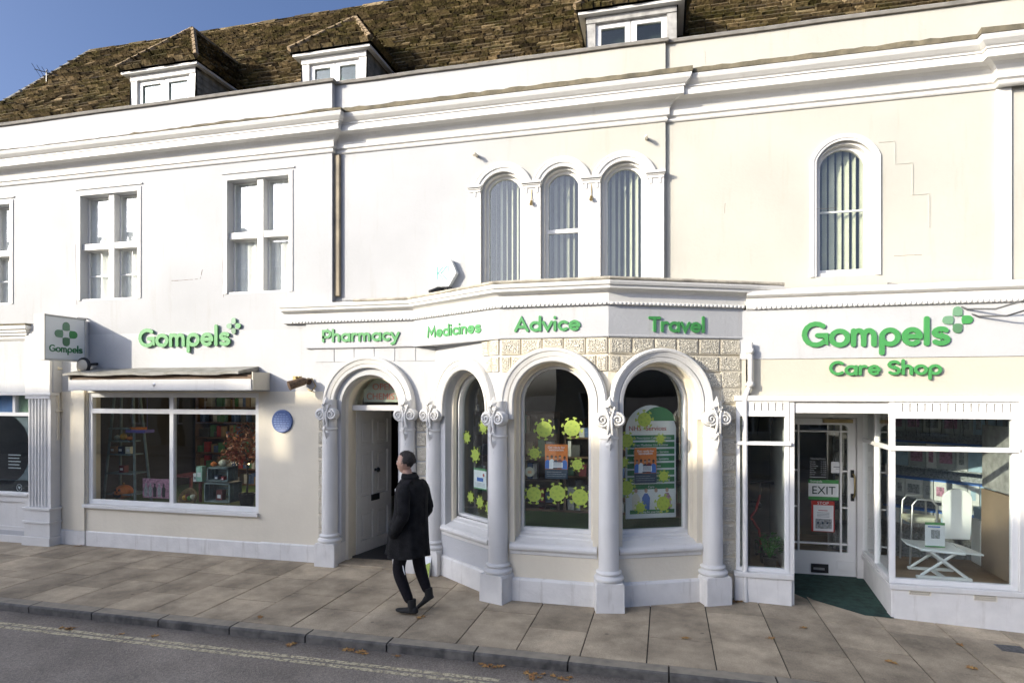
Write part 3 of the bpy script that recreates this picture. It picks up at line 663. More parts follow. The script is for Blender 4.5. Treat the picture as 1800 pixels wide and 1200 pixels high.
# ================================================================== GROUND FLOOR LEFT (gift shop window)
sw0, _ = on(F20, 155, 800, -.02); sw1, _ = on(F20, 456, 800, -.02); _, swb = on(F20, 300, 893); swt = 2.62
DX, DR, DZ = -4.15, .45, 2.31      # doorway centre, inner radius, spring
door_hole = [(DX-DR, -.1), (DX-DR, DZ)]+arch(DX-DR, DX+DR, DZ, DZ+DR)[1:-1]+[(DX+DR, DZ), (DX+DR, -.1)]
mb = MB(F20, CREAM); mb.prism([(-9.98, -.1), (-9.98, 2.52), (-4.9, 2.52), (-4.9, -.1)], -.25, 0, holes=[rect(sw0, sw1, swb-.02, 2.5)]); part(mb, 'wall', 'cream lower wall round the gift shop window')
mb = MB(F20, WHITE); mb.prism([(-9.98, 2.52), (-9.98, 3.45), (-3.14, 3.45), (-3.14, -.1), (DX+DR, -.1), (DX+DR, DZ)]+list(reversed(arch(DX-DR, DX+DR, DZ, DZ+DR)[1:-1]))+[(DX-DR, DZ), (DX-DR, -.1), (-4.9, -.1), (-4.9, 2.52)], -.25, 0)
part(mb, 'wall', 'white wall with the arched doorway')
mb = MB(m=PLINTH); mb.sweep(jag([(-9.9, 8.2), (sw0-.02, 8.2)], None, .4), [(-.02, -.1), (.03, -.1), (.03, .225), (.015, .24), (-.02, .24)])
mb.sweep(jag([(sw0+.0, 8.2), (sw1+.04, 8.2)], None, .3), [(-.02, -.1), (.022, -.1), (.022, .225), (.008, .24), (-.02, .24)]); mb.sweep([(sw1+.05, 8.2), (-4.95, 8.2)], [(-.02, -.1), (.035, -.1), (.035, .235), (.02, .25), (-.02, .25)])
part(mb, 'plinth', 'low white painted plinth')
mb = MB(F20, CREAM); mb.box(sw0-.24, sw0-.02, -.01, .035, .24, 2.56); part(mb, 'pier', bevel=.006)
def glazing(F, u0, u1, z0, z1, us=(), zs=(), n=-.06, d=.07, fw=.07, gm=GLASS, name='shop_window', lab=None, fm=FRAME, skip=None):
    xs_ = [u0]+list(us)+[u1]; zz_ = [z0]+list(zs)+[z1]; hb = fw/2
    holes = []
    for i in range(len(xs_)-1):
        for j in range(len(zz_)-1):
            holes.append(rect(xs_[i]+(fw if i == 0 else hb), xs_[i+1]-(fw if i == len(xs_)-2 else hb), zz_[j]+(fw if j == 0 else hb), zz_[j+1]-(fw if j == len(zz_)-2 else hb)))
    mb = MB(F, fm); mb.prism(rect(u0, u1, z0, z1), n-d, n, holes=holes); wn = part(mb, name, lab, bevel=.004); ORG[wn.name] = ORG[B.name]
    for h in holes:
        q = MB(F, gm); a, b, c, e = h[0][0], h[2][0], h[0][1], h[1][1]; q.box(a-.01, b+.01, n-d*.6, n-d*.6+.004, c-.01, e+.01); q.build('pane', wn)
    return wn
um, _ = on(F20, 303, 800, -.05); _, ztr = on(F20, 300, 723, -.05)
glazing(F20, sw0, sw1, swb, 2.5, (um,), (ztr,), n=-.03, fw=.075, lab='four light gift shop window with white frame')
mb = MB(F20, TRIM); mb.box(sw0-.05, sw1+.01, -.03, .055, swb-.055, swb); part(mb, 'window_sill', bevel=.006)
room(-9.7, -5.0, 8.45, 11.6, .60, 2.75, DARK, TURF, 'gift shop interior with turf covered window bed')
# canopy / awning box
ca0, _ = on(F20, 120, 660, .42); ca1, _ = on(F20, 441, 660, .42); cb1, _ = on(F20, 455, 660)
aw = thing('awning', (ca0/2+ca1/2, 8.2, 2.5), 'retracted awning in a white box under a weathered lead hood over the gift shop window', 'awning')
mb = MB(m=LEAD); n_ = 26
vs = []
for i in range(n_+1):
    t = i/n_; x = ca0-.06+(cb1+.06-ca0)*t; wob = .010*math.sin(t*21)+random.uniform(-.004, .004)
    vs += [(x, 8.2, 2.895+wob*.3), (x, 7.92, 2.84+wob), (x, 7.735, 2.80+wob), (x, 7.735, 2.765+wob), (x, 8.2, 2.835)]
fs = []
for i in range(n_):
    for j in range(5): fs.append((i*5+j, i*5+(j+1) % 5, (i+1)*5+(j+1) % 5, (i+1)*5+j))
mb.add(vs, fs+[tuple(range(5)), tuple(range(n_*5, n_*5+5))]); mb.build('hood', aw)
mb = MB(m=TRIM); mb.box(ca0, ca1, 7.78, 7.84, 2.535, 2.70); mb.box(ca0, ca1, 7.84, 8.195, 2.565, 2.60); mb.build('front_board', aw, bevel=.006)
mb = MB(m=WOOD); mb.box(ca0+.03, ca1-.03, 7.82, 7.9, 2.702, 2.762); mb.tube([(ca0+.05, 7.87, 2.735), (ca1-.05, 7.87, 2.735)], .025); mb.build('roller', aw)
for xe in (ca1, ca0-.02): mb = MB(m=CREAM); mb.box(xe, xe+.02, 7.80, 8.195, 2.54, 2.80); mb.build('end_board', aw)
mb = MB(FY(7.78), STEEL); mb.lathe((0, 0, 0), [(.03, 0), (.012, .01)], 10, M=Matrix.Translation((um+.1, .0, 2.62)) @ Matrix.Rotation(R(-90), 4, 'X')); mb.build('crank_socket', aw)

# ================================================================== NEIGHBOURING SHOP (left edge)
NB = thing('neighbouring_shop', (-11.5, 8.1, 0), 'edge of the white neighbouring shopfront with a fluted pilaster, at the far left', 'shopfront')
Fn = FY(8.05); pl0, _ = on(Fn, 50, 800); pl1, _ = on(Fn, 92, 800)
def npart(mb, name, lab=None, bevel=0): o = mb.build(name, NB, lab, bevel=bevel); ORG[o.name] = ORG[NB.name]; return o
mb = MB(Fn, WHITE); mb.box(-14.5, pl1+.02, -.15, .0, 2.50, 3.36); mb.box(-14.5, pl1, -.15, -.02, -.1, .2); npart(mb, 'fascia')
mb = MB(m=TRIM); mb.sweep([(-14.5, 8.05), (pl0-.03, 8.05), (pl0-.03, 8.19)], [(-.1, 3.362), (.0, 3.362), (.03, 3.40), (.03, 3.43), (.07, 3.45), (.07, 3.48), (.10, 3.50), (.10, 3.53), (.14, 3.55), (.14, 3.60), (-.1, 3.62)])
npart(mb, 'cornice'); mb = MB(m=WEATH); mb.sweep([(-14.5, 8.05), (pl0-.03, 8.05), (pl0-.03, 8.19)], [(-.1, 3.602), (.142, 3.602), (.142, 3.635), (-.1, 3.66)]); npart(mb, 'cornice_capping')
mb = MB(Fn, TRIM); mb.box(pl0-.02, pl1, -.14, .045, 2.40, 3.62); mb.box(-14.5, pl1+.03, -.1, .06, 2.455, 2.495); npart(mb, 'console_block', bevel=.006)
mb = MB(Fn, TRIM); n_ = 6; W = pl1-pl0
pf = [(pl0, .0)]
for i in range(n_):
    a = pl0+.05+(W-.10)*i/n_; s_ = (W-.1)/n_
    pf += [(a, .03), (a+s_*.15, .03), (a+s_*.35, .008), (a+s_*.65, .008), (a+s_*.85, .03)]
pf += [(pl1, .03), (pl1, -.14), (pl0, -.14)]
vs = [(u, n, z) for z in (.62, 2.40) for u, n in pf]; m_ = len(pf)
mb.add(vs, [(k, (k+1) % m_, m_+(k+1) % m_, m_+k) for k in range(m_)]+[tuple(range(m_)), tuple(range(m_, 2*m_))]); p = npart(mb, 'fluted_pilaster')
q = MB(Fn, TRIM); q.box(pl0-.02, pl1+.02, -.14, .06, .14, .36); q.box(pl0-.04, pl1+.04, -.14, .085, .36, .40); q.box(pl0-.02, pl1+.02, -.14, .06, .40, .58); q.box(pl0-.04, pl1+.04, -.14, .085, .58, .62); q.box(pl0-.04, pl1+.04, -.14, .085, -.1, .14)
q.build('pilaster_base', p, bevel=.006)
_, a1 = on(Fn, 30, 694); _, a2 = on(Fn, 30, 727); _, a3 = on(Fn, 30, 866)
mb = MB(Fn, FRAME); uu, _ = on(Fn, 20, 700)
mb.prism(rect(-14.5, pl0, a3-.05, a1+.04), -.12, -.04, holes=[rect(-14.4, pl0-.04, a3, a2-.04), rect(-14.4, uu-.03, a2+.02, a1), rect(uu+.03, pl0-.04, a2+.02, a1)])
f = npart(mb, 'shop_window', bevel=.004)
q = MB(Fn, GLASS); q.box(-14.4, pl0-.03, -.09, -.086, a3, a1); q.build('pane', f)
q = MB(Fn, mat('blue_transom_panel', (.10, .20, .42), .4)); q.box(-14.4, uu-.02, -.115, -.11, a2+.01, a1+.01); q.build('blue_light', f)
q = MB(Fn, mat('green_transom_panel', (.26, .36, .24), .4)); q.box(uu+.02, pl0-.03, -.115, -.11, a2+.01, a1+.01); q.build('green_light', f)
q = MB(Fn, mat('frosted_window_film', (.16, .20, .22), .5, .03)); uc, zc = on(Fn, -5, 790); rr = on(Fn, 43, 790)[0]-uc
q.prism(rect(-14.4, pl0-.03, a3+.20, a2-.02), -.1, -.096, holes=[[(uc+rr*math.cos(R(t)), zc+rr*1.02*math.sin(R(t))) for t in range(0, 360, 10)]]); q.use(BLACK); q.box(-14.4, pl0-.03, -.1, -.096, a3+.01, a3+.195)
q.use(PAPER); c_, z_ = on(Fn, 24, 858); q.prism([(c_+.06*math.cos(R(t)), z_+.06*math.sin(R(t))) for t in range(0, 360, 20)], -.095, -.092, holes=[[(c_+.053*math.cos(R(t)), z_+.053*math.sin(R(t))) for t in range(0, 360, 20)]])
q.prism([(c_, z_-.03), (c_-.028, z_+.01), (c_-.015, z_+.025), (c_, z_+.012), (c_+.015, z_+.025), (c_+.028, z_+.01)], -.095, -.092)
for i in range(2): q.box(c_+.08, c_+.30, -.095, -.093, z_-.008, z_+.008)
for i in range(5): q.box(uc+.1, uc+rr*.62-.03*(i % 2), -.11, -.108, zc-.10-.055*i, zc-.085-.055*i)
q.build('window_graphic', f)
mb = MB(Fn, TRIM); mb.prism(rect(-14.5, pl0, -.1, a3-.05), -.1, -.03, holes=[rect(pl0-.75, pl0-.12, .26, a3-.16)]); mb.box(-14.45, pl0-.05, -.12, -.06, .1, a3-.1); mb.box(-14.5, pl0-.02, -.05, .01, a3-.05, a3-.01); mb.box(-14.5, pl0-.03, -.05, -.01, .0, .12); npart(mb, 'stall_riser', bevel=.005)
mb = MB(m=DARK); mb.box(-14.4, -10.2, 9.4, 9.5, 0, 2.6); npart(mb, 'back_wall')

# downpipes beside the pilaster
def pipe(name, pts, r, lab, clips=(), m=TRIM):
    t = thing(name, pts[-1], lab, 'drainpipe'); mb = MB(m=m); mb.tube(pts, r, 12); mb.build('pipe', t)
    for z in clips: q = MB(m=m); p = min(pts, key=lambda P: abs(P[2]-z)); q.lathe((p[0], p[1], z), [(r, -.03), (r+.012, -.03), (r+.012, .03), (r, .03)], 12); q.box(p[0]-r-.02, p[0]+r+.02, p[1], p[1]+.06, z-.012, z+.012); q.build('pipe_clip', t)
    return t
x1, _ = on(F20, 86, 800, .09); x2, _ = on(F20, 97, 800, .07)
pipe('drainpipe', [(x1, 8.11, 3.5), (x1, 8.11, 0.02)], .034, 'white drainpipe against the fluted pilaster, from sign to pavement', (2.48, 1.2), m=TRIM)
pipe('drainpipe', [(x2+.02, 8.14, 3.5), (x2+.03, 8.14, 1.72)], .03, 'short cream waste pipe under the hanging sign, ending at mid height', (2.9, 2.2), m=CREAM)

# ================================================================== BAY
Bp, Cp, Dp, Ep, Fp = (-3.14, 8.2), (-1.955, 7.30), (-.65, 7.30), (.53, 7.85), (.91, 8.027)
FB, FC, FD = FR(Bp, Cp), FR(Cp, Dp), FR(Dp, Ep)
LB, LC, LD = (math.dist(a, b) for a, b in ((Bp, Cp), (Cp, Dp), (Dp, Ep)))
bays = []
WB = .64
for F, L_, ri, cz, m_ in ((FB, LB, .49, 2.30, WHITE), (FC, LC, .475, 2.39, CREAM), (FD, LD, .475, 2.38, CREAM)):
    c = L_/2; bays.append((F, L_, ri, cz, c))
    ex = .0
    L2 = L_+(.42 if F is FD else 0)
    hole = opening(c-ri, c+ri, WB, cz, cz+ri, 24)
    mb = MB(F, m_); mb.prism([(0, -.12), (0, 3.15), (L2, 3.15), (L2, -.12)], -.24, 0, holes=[hole]); part(mb, 'bay_wall', {FB.to_tuple() if False else 0: ''}.get(1))
    mb = MB(F, CREAM); hi = opening(c-ri+.0, c+ri, WB, cz, cz+ri, 24)
    # inner jamb moulding against the reveal
    pth = [(c-ri, WB)]+arch(c-ri, c+ri, cz, cz+ri, 24)+[(c+ri, WB)]
    mb.sweep2(pth, [(-.001, -.10), (-.035, -.11), (-.04, -.16), (-.001, -.17)]); part(mb, 'reveal_moulding')
    # window
    wi = ri-.012; zb = .84
    mb = MB(F, FRAME); o1 = opening(c-wi, c+wi, WB, cz, cz+wi, 24); o2 = opening(c-wi+.06, c+wi-.06, zb, cz, cz+wi-.06, 24)
    mb.prism(o1, -.27, -.20, holes=[o2]); mb.sweep2([(c-wi+.06, zb)]+arch(c-wi+.06, c+wi-.06, cz, cz+wi-.06, 24)+[(c+wi-.06, zb)], [(0, -.2), (.0, -.18), (.03, -.185), (.03, -.2)])
    wn = part(mb, 'bay_window', ('arched window in the left canted side of the bay', 'arched window in the front of the bay', 'arched window in the right canted side of the bay')[len(bays)-1]); ORG[wn.name] = ORG[B.name]
    q = MB(F, GLASS); q.prism(opening(c-wi+.05, c+wi-.05, zb-.01, cz, cz+wi-.05, 24), -.24, -.236); q.build('pane', wn)
    P0 = F @ Vector((c-ri-.05, 0, 0)); P1 = F @ Vector((c+ri+.05, 0, 0)); Q0 = F @ Vector((c-ri+.001, 0, 0)); Q1 = F @ Vector((c+ri-.001, 0, 0))
    mb = MB(m=TRIM); mb.sweep([(Q0.x, Q0.y), (Q1.x, Q1.y)], [(-.199, .60), (-.199, .80), (-.17, .80), (-.165, .775), (-.11, .755), (-.105, .735), (-.04, .705), (-.002, .69), (-.002, .60)])
    mb.sweep([(P0.x, P0.y), (P1.x, P1.y)], [(-.001, .60), (.03, .60), (.052, .625), (.055, .65), (.045, .672), (.02, .69), (-.001, .695)]); mb.sweep([(P0.x, P0.y), (P1.x, P1.y)], [(-.001, .55), (.016, .56), (.02, .598), (-.001, .598)])
    mb.build('window_sill', wn)
# plinth of the bay, low cream band above it stays wall
def off(p, q, d): v = (Vector(q)-Vector(p)).normalized(); return (p[0]+v.x*d, p[1]+v.y*d)
mb = MB(m=PLINTH)
for a, b in ((Bp, Cp), (Cp, Dp), (Dp, Ep)):
    mb.sweep(jag([off(a, b, .1), off(b, a, .1)], None, .25), [(-.02, -.14), (.045, -.14), (.045, .25), (.03, .272), (-.02, .28)])
part(mb, 'bay_plinth')
# archivolt rings and columns
def archivolt(F, c, ro, cz, zb, m=TRIM, th=.17, n_out=0, name='archivolt'):
    r0 = ro-th; pth = [(c-r0, zb)]+arch(c-r0, c+r0, cz, cz+r0, 32)+[(c+r0, zb)]
    mb = MB(F, m); mb.sweep2(pth, [(0, -.03), (0, .045), (.012, .06), (.05, .068), (.056, .045), (.062, .045), (.068, .062), (.12, .078), (.128, .09), (.15, .095), (.165, .08), (.17, .05), (.17, -.02)])
    return part(mb, name)
archivolt(F20, DX, .715, 2.31, 2.20)
archivolt(FB, LB/2, .665, 2.30, 2.18); archivolt(FC, LC/2, .648, 2.39, 2.18); archivolt(FD, LD/2, .648, 2.38, 2.18)
def spiral(mb, F, u, z, n, r, s=1, turns=1.9):
    o = mb.smooth; pts = []; rs = []
    for i in range(30):
        t = i/29; a = s*(math.pi*.55-2*math.pi*turns*t); rr = r*(1-.86*t); pts.append(F @ Vector((u+s*0+rr*math.cos(a)*1, n+.012*t, z+rr*math.sin(a)))); rs.append(.017*(1-.45*t))
    mb.tube(pts, rs, 7)
def column(x, y, ang, h=2.16, bz=-.08, lab=None):     # ang: outward direction of the column
    n = Vector((math.cos(ang), math.sin(ang), 0)); u = Vector((-n.y, n.x, 0)); F = Matrix(((u.x, n.x, 0, x), (u.y, n.y, 0, y), (0, 0, 1, 0), (0, 0, 0, 1)))
    if u.x < 0: F = Matrix(((-u.x, n.x, 0, x), (-u.y, n.y, 0, y), (0, 0, 1, 0), (0, 0, 0, 1)))
    mb = MB(m=TRIM); mb.lathe((x, y, 0), [(.118, .42), (.118, .9), (.112, 1.6), (.104, 2.02), (.104, 2.4)], 28)
    mb.lathe((x, y, 0), [(.104, 1.96), (.116, 1.965), (.116, 1.985), (.104, 1.99)], 28)
    c = part(mb, 'column', lab); ORG[c.name] = ORG[B.name]
    q = MB(m=TRIM); q.lathe((x, y, 0), [(.155, .33), (.172, .345), (.175, .37), (.160, .388), (.135, .395), (.135, .41), (.150, .418), (.150, .435), (.118, .455), (.10, .46)], 28); q.build('column_base', c)
    q = MB(F, PLINTH); q.prism([(-.165, bz), (-.165, .30), (-.15, .332), (.15, .332), (.165, .30), (.165, bz)], -.17, .165); q.build('plinth_block', c, bevel=.012)
    q = MB(m=TRIM); nf = .10
    for s in (-1, 1):
        M_ = F @ Matrix.Translation((s*.088, nf, 2.19)) @ Matrix.Rotation(R(-90), 4, 'X'); q.lathe((0, 0, 0), [(.088, -.06), (.088, .012), (.078, .022), (.05, .022)], 24, M=M_)
        spiral(q, F, s*.088, 2.19, nf+.028, .078, s)
        q.tube([F @ Vector((s*.03, nf+.02, 2.02)), F @ Vector((s*.02, nf+.035, 2.10)), F @ Vector((s*.012, nf+.04, 2.2)), F @ Vector((s*.04, nf+.03, 2.29))], [.012, .02, .02, .01], 7)
    def leaf(pts, z0, z1, w_, n0):     # pointed acanthus leaf
        vs = [F @ Vector((0, n0+.045, z0))]; k = 7
        L1 = []; 
        for i in range(1, k):
            t = i/k; ww = w_*math.sin(math.pi*min(1, t*.9+.08))**.8*(1 if i % 2 else .72); L1.append((t, ww))
        pl = [(0, z0)]+[(-ww, z0+(z1-z0)*t) for t, ww in L1]+[(0, z1)]+[(ww, z0+(z1-z0)*t) for t, ww in reversed(L1)]
        m0 = len(pl); vs = [F @ Vector((a, n0, b)) for a, b in pl]+[F @ Vector((0, n0+.045, z0*.7+z1*.3)), F @ Vector((0, n0+.05, z0*.4+z1*.6)), F @ Vector((0, n0-.02, (z0+z1)/2))]
        fs = []
        for i in range(m0):
            j = (i+1) % m0; zz = (pl[i][1]+pl[j][1])/2; fs.append((i, j, m0 if abs(zz-z0) < abs(z1-z0)/2 else m0+1)); fs.append((j, i, m0+2))
        fs += [(7, m0, m0+1)]
        q.add(vs, fs)
    leaf(0, 2.20, 2.46, .055, nf-.005); leaf(0, 2.10, 1.80, .06, .098)
    for s in (-1, 1): q.tube([F @ Vector((s*.02, nf+.01, 2.27)), F @ Vector((s*.055, nf+.02, 2.33)), F @ Vector((s*.075, nf+.0, 2.31))], [.014, .016, .01], 6)
    q.tube([F @ Vector((0, nf+.0, 1.80)), F @ Vector((0, nf+.01, 1.765))], [.012, .004], 6)
    q.build('volute_capital', c)
    return c
up = R(-90)
column(-4.76, 8.16, up, lab='column left of the doorway'); column(-3.535, 8.16, up, lab='column right of the doorway')
aB = math.atan2(*(FB @ Vector((0, 1, 0))-FB @ Vector((0, 0, 0))).yx[:]); aD = math.atan2(*(FD @ Vector((0, 1, 0))-FD @ Vector((0, 0, 0))).yx[:])
column(Bp[0], Bp[1]-.05, (up*1.3+aB*.7)/2); column(Cp[0]-.015, Cp[1]-.045, (up+aB)/2); column(Dp[0]+.01, Dp[1]-.045, (up+aD)/2)
column(Ep[0]+.02, Ep[1]-.05, aD)
# string knobs on the columns' jambs
# vermiculated quoins
VMARG = mat('block_margin', (.64, .585, .465), .85, .08, 6, .3, 40)
def blocks(F, lst, lab=None, n0=.03):
    mb = MB(F, VERM)
    for u0, u1, z0, z1 in lst: mb.use(VMARG).box(u0+.006, u1-.006, -.01, n0-.007, z0+.008, z1-.008); mb.use(VERM).box(u0+.02, u1-.02, -.01, n0, z0+.022, z1-.022)
    o = part(mb, 'vermiculated_block', lab, bevel=.010); return o
GROUT = mat('block_joint', (.30, .25, .17), .9)
zq = [.30+.206*i for i in range(12)]
def column_blocks(F, u0, u1, zmax, lab):
    for z in zq:
        if z+.2 < zmax: blocks(F, [(u0, u1, z, z+.2)], lab)
column_blocks(F20, -4.98, -4.85, 2.2, None); column_blocks(F20, -3.42, -3.25, 2.2, None)
FE = FR(Ep, Fp); column_blocks(FE, .12, .40, 2.95, None)
def ringclip(c, ro, cz, u0, u1, z0, z1):   # does the block clear the arch ring?
    return all(math.hypot(u-c, max(0, z-cz)) > ro for u in (u0, u1, (u0+u1)/2, max(min(c, u1), u0)) for z in (z0, z1))
def top_blocks(F, L_, c, ro, cz, us, z0, z1):
    import itertools
    for a, b in zip(us, us[1:]):
        # clip the block by the arch ring, keeping the part outside it
        pl = []; n_ = 10
        bot = [(a+.008+(b-a-.016)*i/n_) for i in range(n_+1)]
        low = []
        for u in bot:
            d = abs(u-c); zr = cz+math.sqrt(max(0, (ro+.005)**2-d*d)) if d < ro+.005 else z0
            low.append((u, max(z0+.01, min(zr, z1-.012))))
        if max(z1-q_[1] for q_ in low) < .05: continue
        mb = MB(F, VMARG); mb.prism([(bot[0], z1-.008)]+low+[(bot[-1], z1-.008)], -.01, .023)
        inn = [(min(max(u, bot[0]+.016), bot[-1]-.016), min(z+.016, z1-.024)) for u, z in low]; inn = [p for i, p in enumerate(inn) if i == 0 or math.dist(p, inn[i-1]) > .001]
        if b-a > .08: mb.use(VERM).prism([(bot[0]+.016, z1-.022)]+inn+[(bot[-1]-.016, z1-.022)], .0, .030)
        part(mb, 'vermiculated_block', bevel=.006)
for F, L_, c, ro, cz, off0 in ((FC, LC, LC/2, .648, 2.39, 0), (FD, LD, LD/2, .648, 2.38, 0)):
    end = L_+(.40 if F is FD else 0); k = 5 if F is FC else 6
    top_blocks(F, L_, c, ro, cz, [.005+(end-.01)*i/k for i in range(k+1)], 2.955, 3.15)
    top_blocks(F, L_, c, ro, cz, [.005, .14, .33]+([end-.33, end-.14, end-.005] if F is FC else [end-.62, end-.30, end-.005]), 2.75, 2.945)
    if F is FD: top_blocks(F, L_, c, ro, cz, [end-.50, end-.26, end-.005], 2.545, 2.74)
top_blocks(FB, LB, LB/2, .665, 2.30, [LB-.36, LB-.2, LB-.005], 2.955, 3.15); top_blocks(FB, LB, LB/2, .665, 2.30, [LB-.28, LB-.14, LB-.005], 2.75, 2.945)
# thin lines over the doorway (shallow blocks painted white)
mb = MB(F20, WHITE)
for i in range(6): mb.box(-5.02+i*.32, -5.02+i*.32+.305, -.005, .008, 2.95, 3.14)
part(mb, 'shallow_blocks', bevel=.003)
# fascia + cornice over door and bay
Bf = (-3.44, 8.2); FBf = FR(Bf, Cp)
x0f = on(F20, 540, 580)[0]; x0c = on(F20, 502, 545)[0]
Xc = (1.33, 8.227)
mb = MB(m=WHITE); mb.sweep([(x0f, 8.2), Bf, Cp, Dp, Fp], [(-.2, 3.15), (.034, 3.15), (.04, 3.165), (.034, 3.18), (.034, 3.52), (-.2, 3.52)]); part(mb, 'bay_fascia', 'white name fascia over doorway and bay')
mb = MB(m=TRIM); mb.sweep([(x0c, 8.2), Bf, Cp, Dp, Fp], [(-.05, 3.521), (.05, 3.521), (.062, 3.53), (.06, 3.55), (.04, 3.56), (.045, 3.60), (.045, 3.66), (.07, 3.685), (.12, 3.70), (.135, 3.705), (.135, 3.735), (.155, 3.745), (.165, 3.775), (.155, 3.80), (-.05, 3.83)]); part(mb, 'bay_cornice')
# right end runs on over the care shop
mb = MB(m=TRIM); mb.sweep([Fp, Xc], [(-.05, 3.56), (.045, 3.56), (.045, 3.66), (.07, 3.685), (.12, 3.70), (.135, 3.705), (.135, 3.735), (.155, 3.745), (.165, 3.775), (.155, 3.80), (-.05, 3.83)]); part(mb, 'bay_cornice_end')
mb = MB(m=mat('stained_stone', (.44, .40, .32), .9, .2, 8, .6, 30, col2=(.22, .20, .16))); mb.sweep(jag([(x0c+1.2, 8.2), Bf, Cp, Dp, Xc], None, .2), [(.10, 3.803), (.168, 3.796), (.176, 3.812), (.165, 3.832), (.10, 3.838)]); part(mb, 'bay_cornice_capping')
# rope moulding beads
mb = MB(m=TRIM); pts = [(x0c+.12, 8.2), Bf, Cp, Dp, Fp]
for a, b in zip(pts, pts[1:]):
    F = FR(a, b); L_ = math.dist(a, b); k = int(L_/.052)
    for i in range(k):
        u = (i+.5)*L_/k; mb.add([F @ Vector(p) for p in ((u-.02, .05, 3.522), (u+.008, .05, 3.522), (u+.02, .05, 3.556), (u-.008, .05, 3.556), (u-.016, .078, 3.527), (u+.004, .078, 3.527), (u+.016, .074, 3.552), (u-.004, .074, 3.552))],
                                    [(0, 1, 5, 4), (1, 2, 6, 5), (2, 3, 7, 6), (3, 0, 4, 7), (4, 5, 6, 7)])
part(mb, 'rope_moulding')
mb = MB(m=LEAD); mb.prism([(0, 0)], 0, 0) if False else None
vs = [(x0c, 8.25, 3.86), (-3.2, 8.15, 3.822), (-1.97, 7.26, 3.815), (-.64, 7.26, 3.815), (1.25, 8.12, 3.815), (1.30, 8.35, 3.87), (-.4, 8.32, 3.87), (-3, 8.32, 3.87)]
mb.add(vs, [(0, 1, 7), (1, 2, 7), (2, 3, 6, 7), (3, 4, 5, 6)]); part(mb, 'bay_lead_roof')

# ================================================================== DOORWAY
mb = MB(F20, CREAM); r_ = DR
jp = [(DX-r_, .0)]+arch(DX-r_, DX+r_, DZ, DZ+r_, 24)+[(DX+r_, .0)]
mb.sweep2(jp, [(.0, -.12), (-.04, -.13), (-.045, -.24), (.0, -.25)]); mb.sweep2(jp, [(.0, -.25), (.22, -.25), (.22, -.65), (.0, -.65), (-.03, -.5)]); part(mb, 'door_reveal')
mb = MB(F20, CREAM); mb.box(-5.4, DX-r_-.2, -.66, -.26, 0, 3.1); part(mb, 'porch_wall')
mb = MB(F20, TRIM); mb.box(DX-r_, DX+r_, -.42, -.25, 2.235, 2.315); part(mb, 'door_transom', bevel=.005)
mb = MB(F20, GLASS); mb.prism([(p[0], p[1]) for p in [(DX-r_+.01, 2.31)]+arch(DX-r_+.01, DX+r_-.01, 2.32, 2.31+r_, 20)+[(DX+r_-.01, 2.31)]], -.38, -.376); part(mb, 'fanlight')
mb = MB(F20, mat('fanlight_sign_board', (.42, .44, .36), .6, .1, 6)); mb.prism([(DX-.30, 2.36), (DX-.30, 2.56)]+arch(DX-.27, DX+.36, 2.56, 2.74)+[(DX+.38, 2.36)], -.41, -.40)
mb.use(mat('faded_red_letters', (.55, .13, .10), .6)); mb.text('OPEN', .135, F20, DX+.03, 2.545, -.395, sx=1.05); mb.text('CHEMIST', .135, F20, DX+.02, 2.40, -.395, sx=1.0); part(mb, 'fanlight_sign', 'fanlight sign reading open chemist in faded red')
H0 = (-4.565, 8.60); H1 = (-4.40, 9.48); Fl = FR(H0, H1)   # open leaf, face towards +x
Fl = Matrix(((Fl[0][0], -Fl[0][1]*-1, 0, H0[0]), (Fl[1][0], Fl[1][1], 0, H0[1]), (0, 0, 1, 0), (0, 0, 0, 1)))
LW = math.dist(H0, H1)
mb = MB(Fl, TRIM); hs = []
for u0, u1 in ((.11, .40), (.50, .79)):
    for z0, z1 in ((.22, .66), (.90, 1.58), (1.70, 2.08)): hs.append(rect(u0, u1, z0, z1))
mb.prism(rect(0, LW, .03, 2.22), -.045, 0, holes=hs)
dl = part(mb, 'door', 'white six panel door standing open', bevel=.004); ORG[dl.name] = ORG[B.name]
q = MB(Fl, TRIM)
for h in hs: q.box(h[0][0], h[2][0], -.035, -.022, h[0][1], h[1][1]); q.sweep2([h[0], h[1], h[2], h[3], h[0]], [(-.035, -.022), (0, -.008), (0, .006), (.012, .004), (.012, -.01)]) if False else None; q.box(h[0][0]+.045, h[2][0]-.045, -.022, -.008, h[0][1]+.045, h[1][1]-.045)
q.build('door_panels', dl, bevel=.008)
q = MB(m=BLACK); P = Fl @ Vector((.45, .0, 1.28)); q.lathe((0, 0, 0), [(.022, 0), (.018, .03), (.038, .045), (.042, .06), (.03, .078), (.0, .082)], 16, M=Matrix.Translation(P) @ Matrix.Rotation(R(90), 4, 'Y')); q.build('door_knob', dl)
q = MB(Fl, BLACK); q.box(.35, .56, .0, .012, .80, .90); q.build('letterbox', dl, bevel=.003)
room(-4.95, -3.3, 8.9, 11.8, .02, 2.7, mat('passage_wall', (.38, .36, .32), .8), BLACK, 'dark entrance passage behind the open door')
mb = MB(FY(9.55), mat('grey_inner_door_frame', (.16, .16, .155), .5)); mb.box(-4.55, -4.47, -.06, 0, 0, 2.3); mb.box(-4.15, -4.08, -.06, 0, 0, 2.3); mb.box(-3.9, -3.84, -.06, 0, 0, 2.3); mb.use(BRASS); mb.box(-4.14, -4.10, 0, .03, 1.32, 1.46); part(mb, 'inner_door_frame')
mb = MB(m=PAVE); mb.box(DX-.5, DX+.5, 8.10, 8.62, -.05, .03); part(mb, 'doorstep', bevel=.01)
mb = MB(m=BLACK); mb.box(DX-.45, DX+.45, 8.45, 9.6, .0, .036); part(mb, 'door_mat')

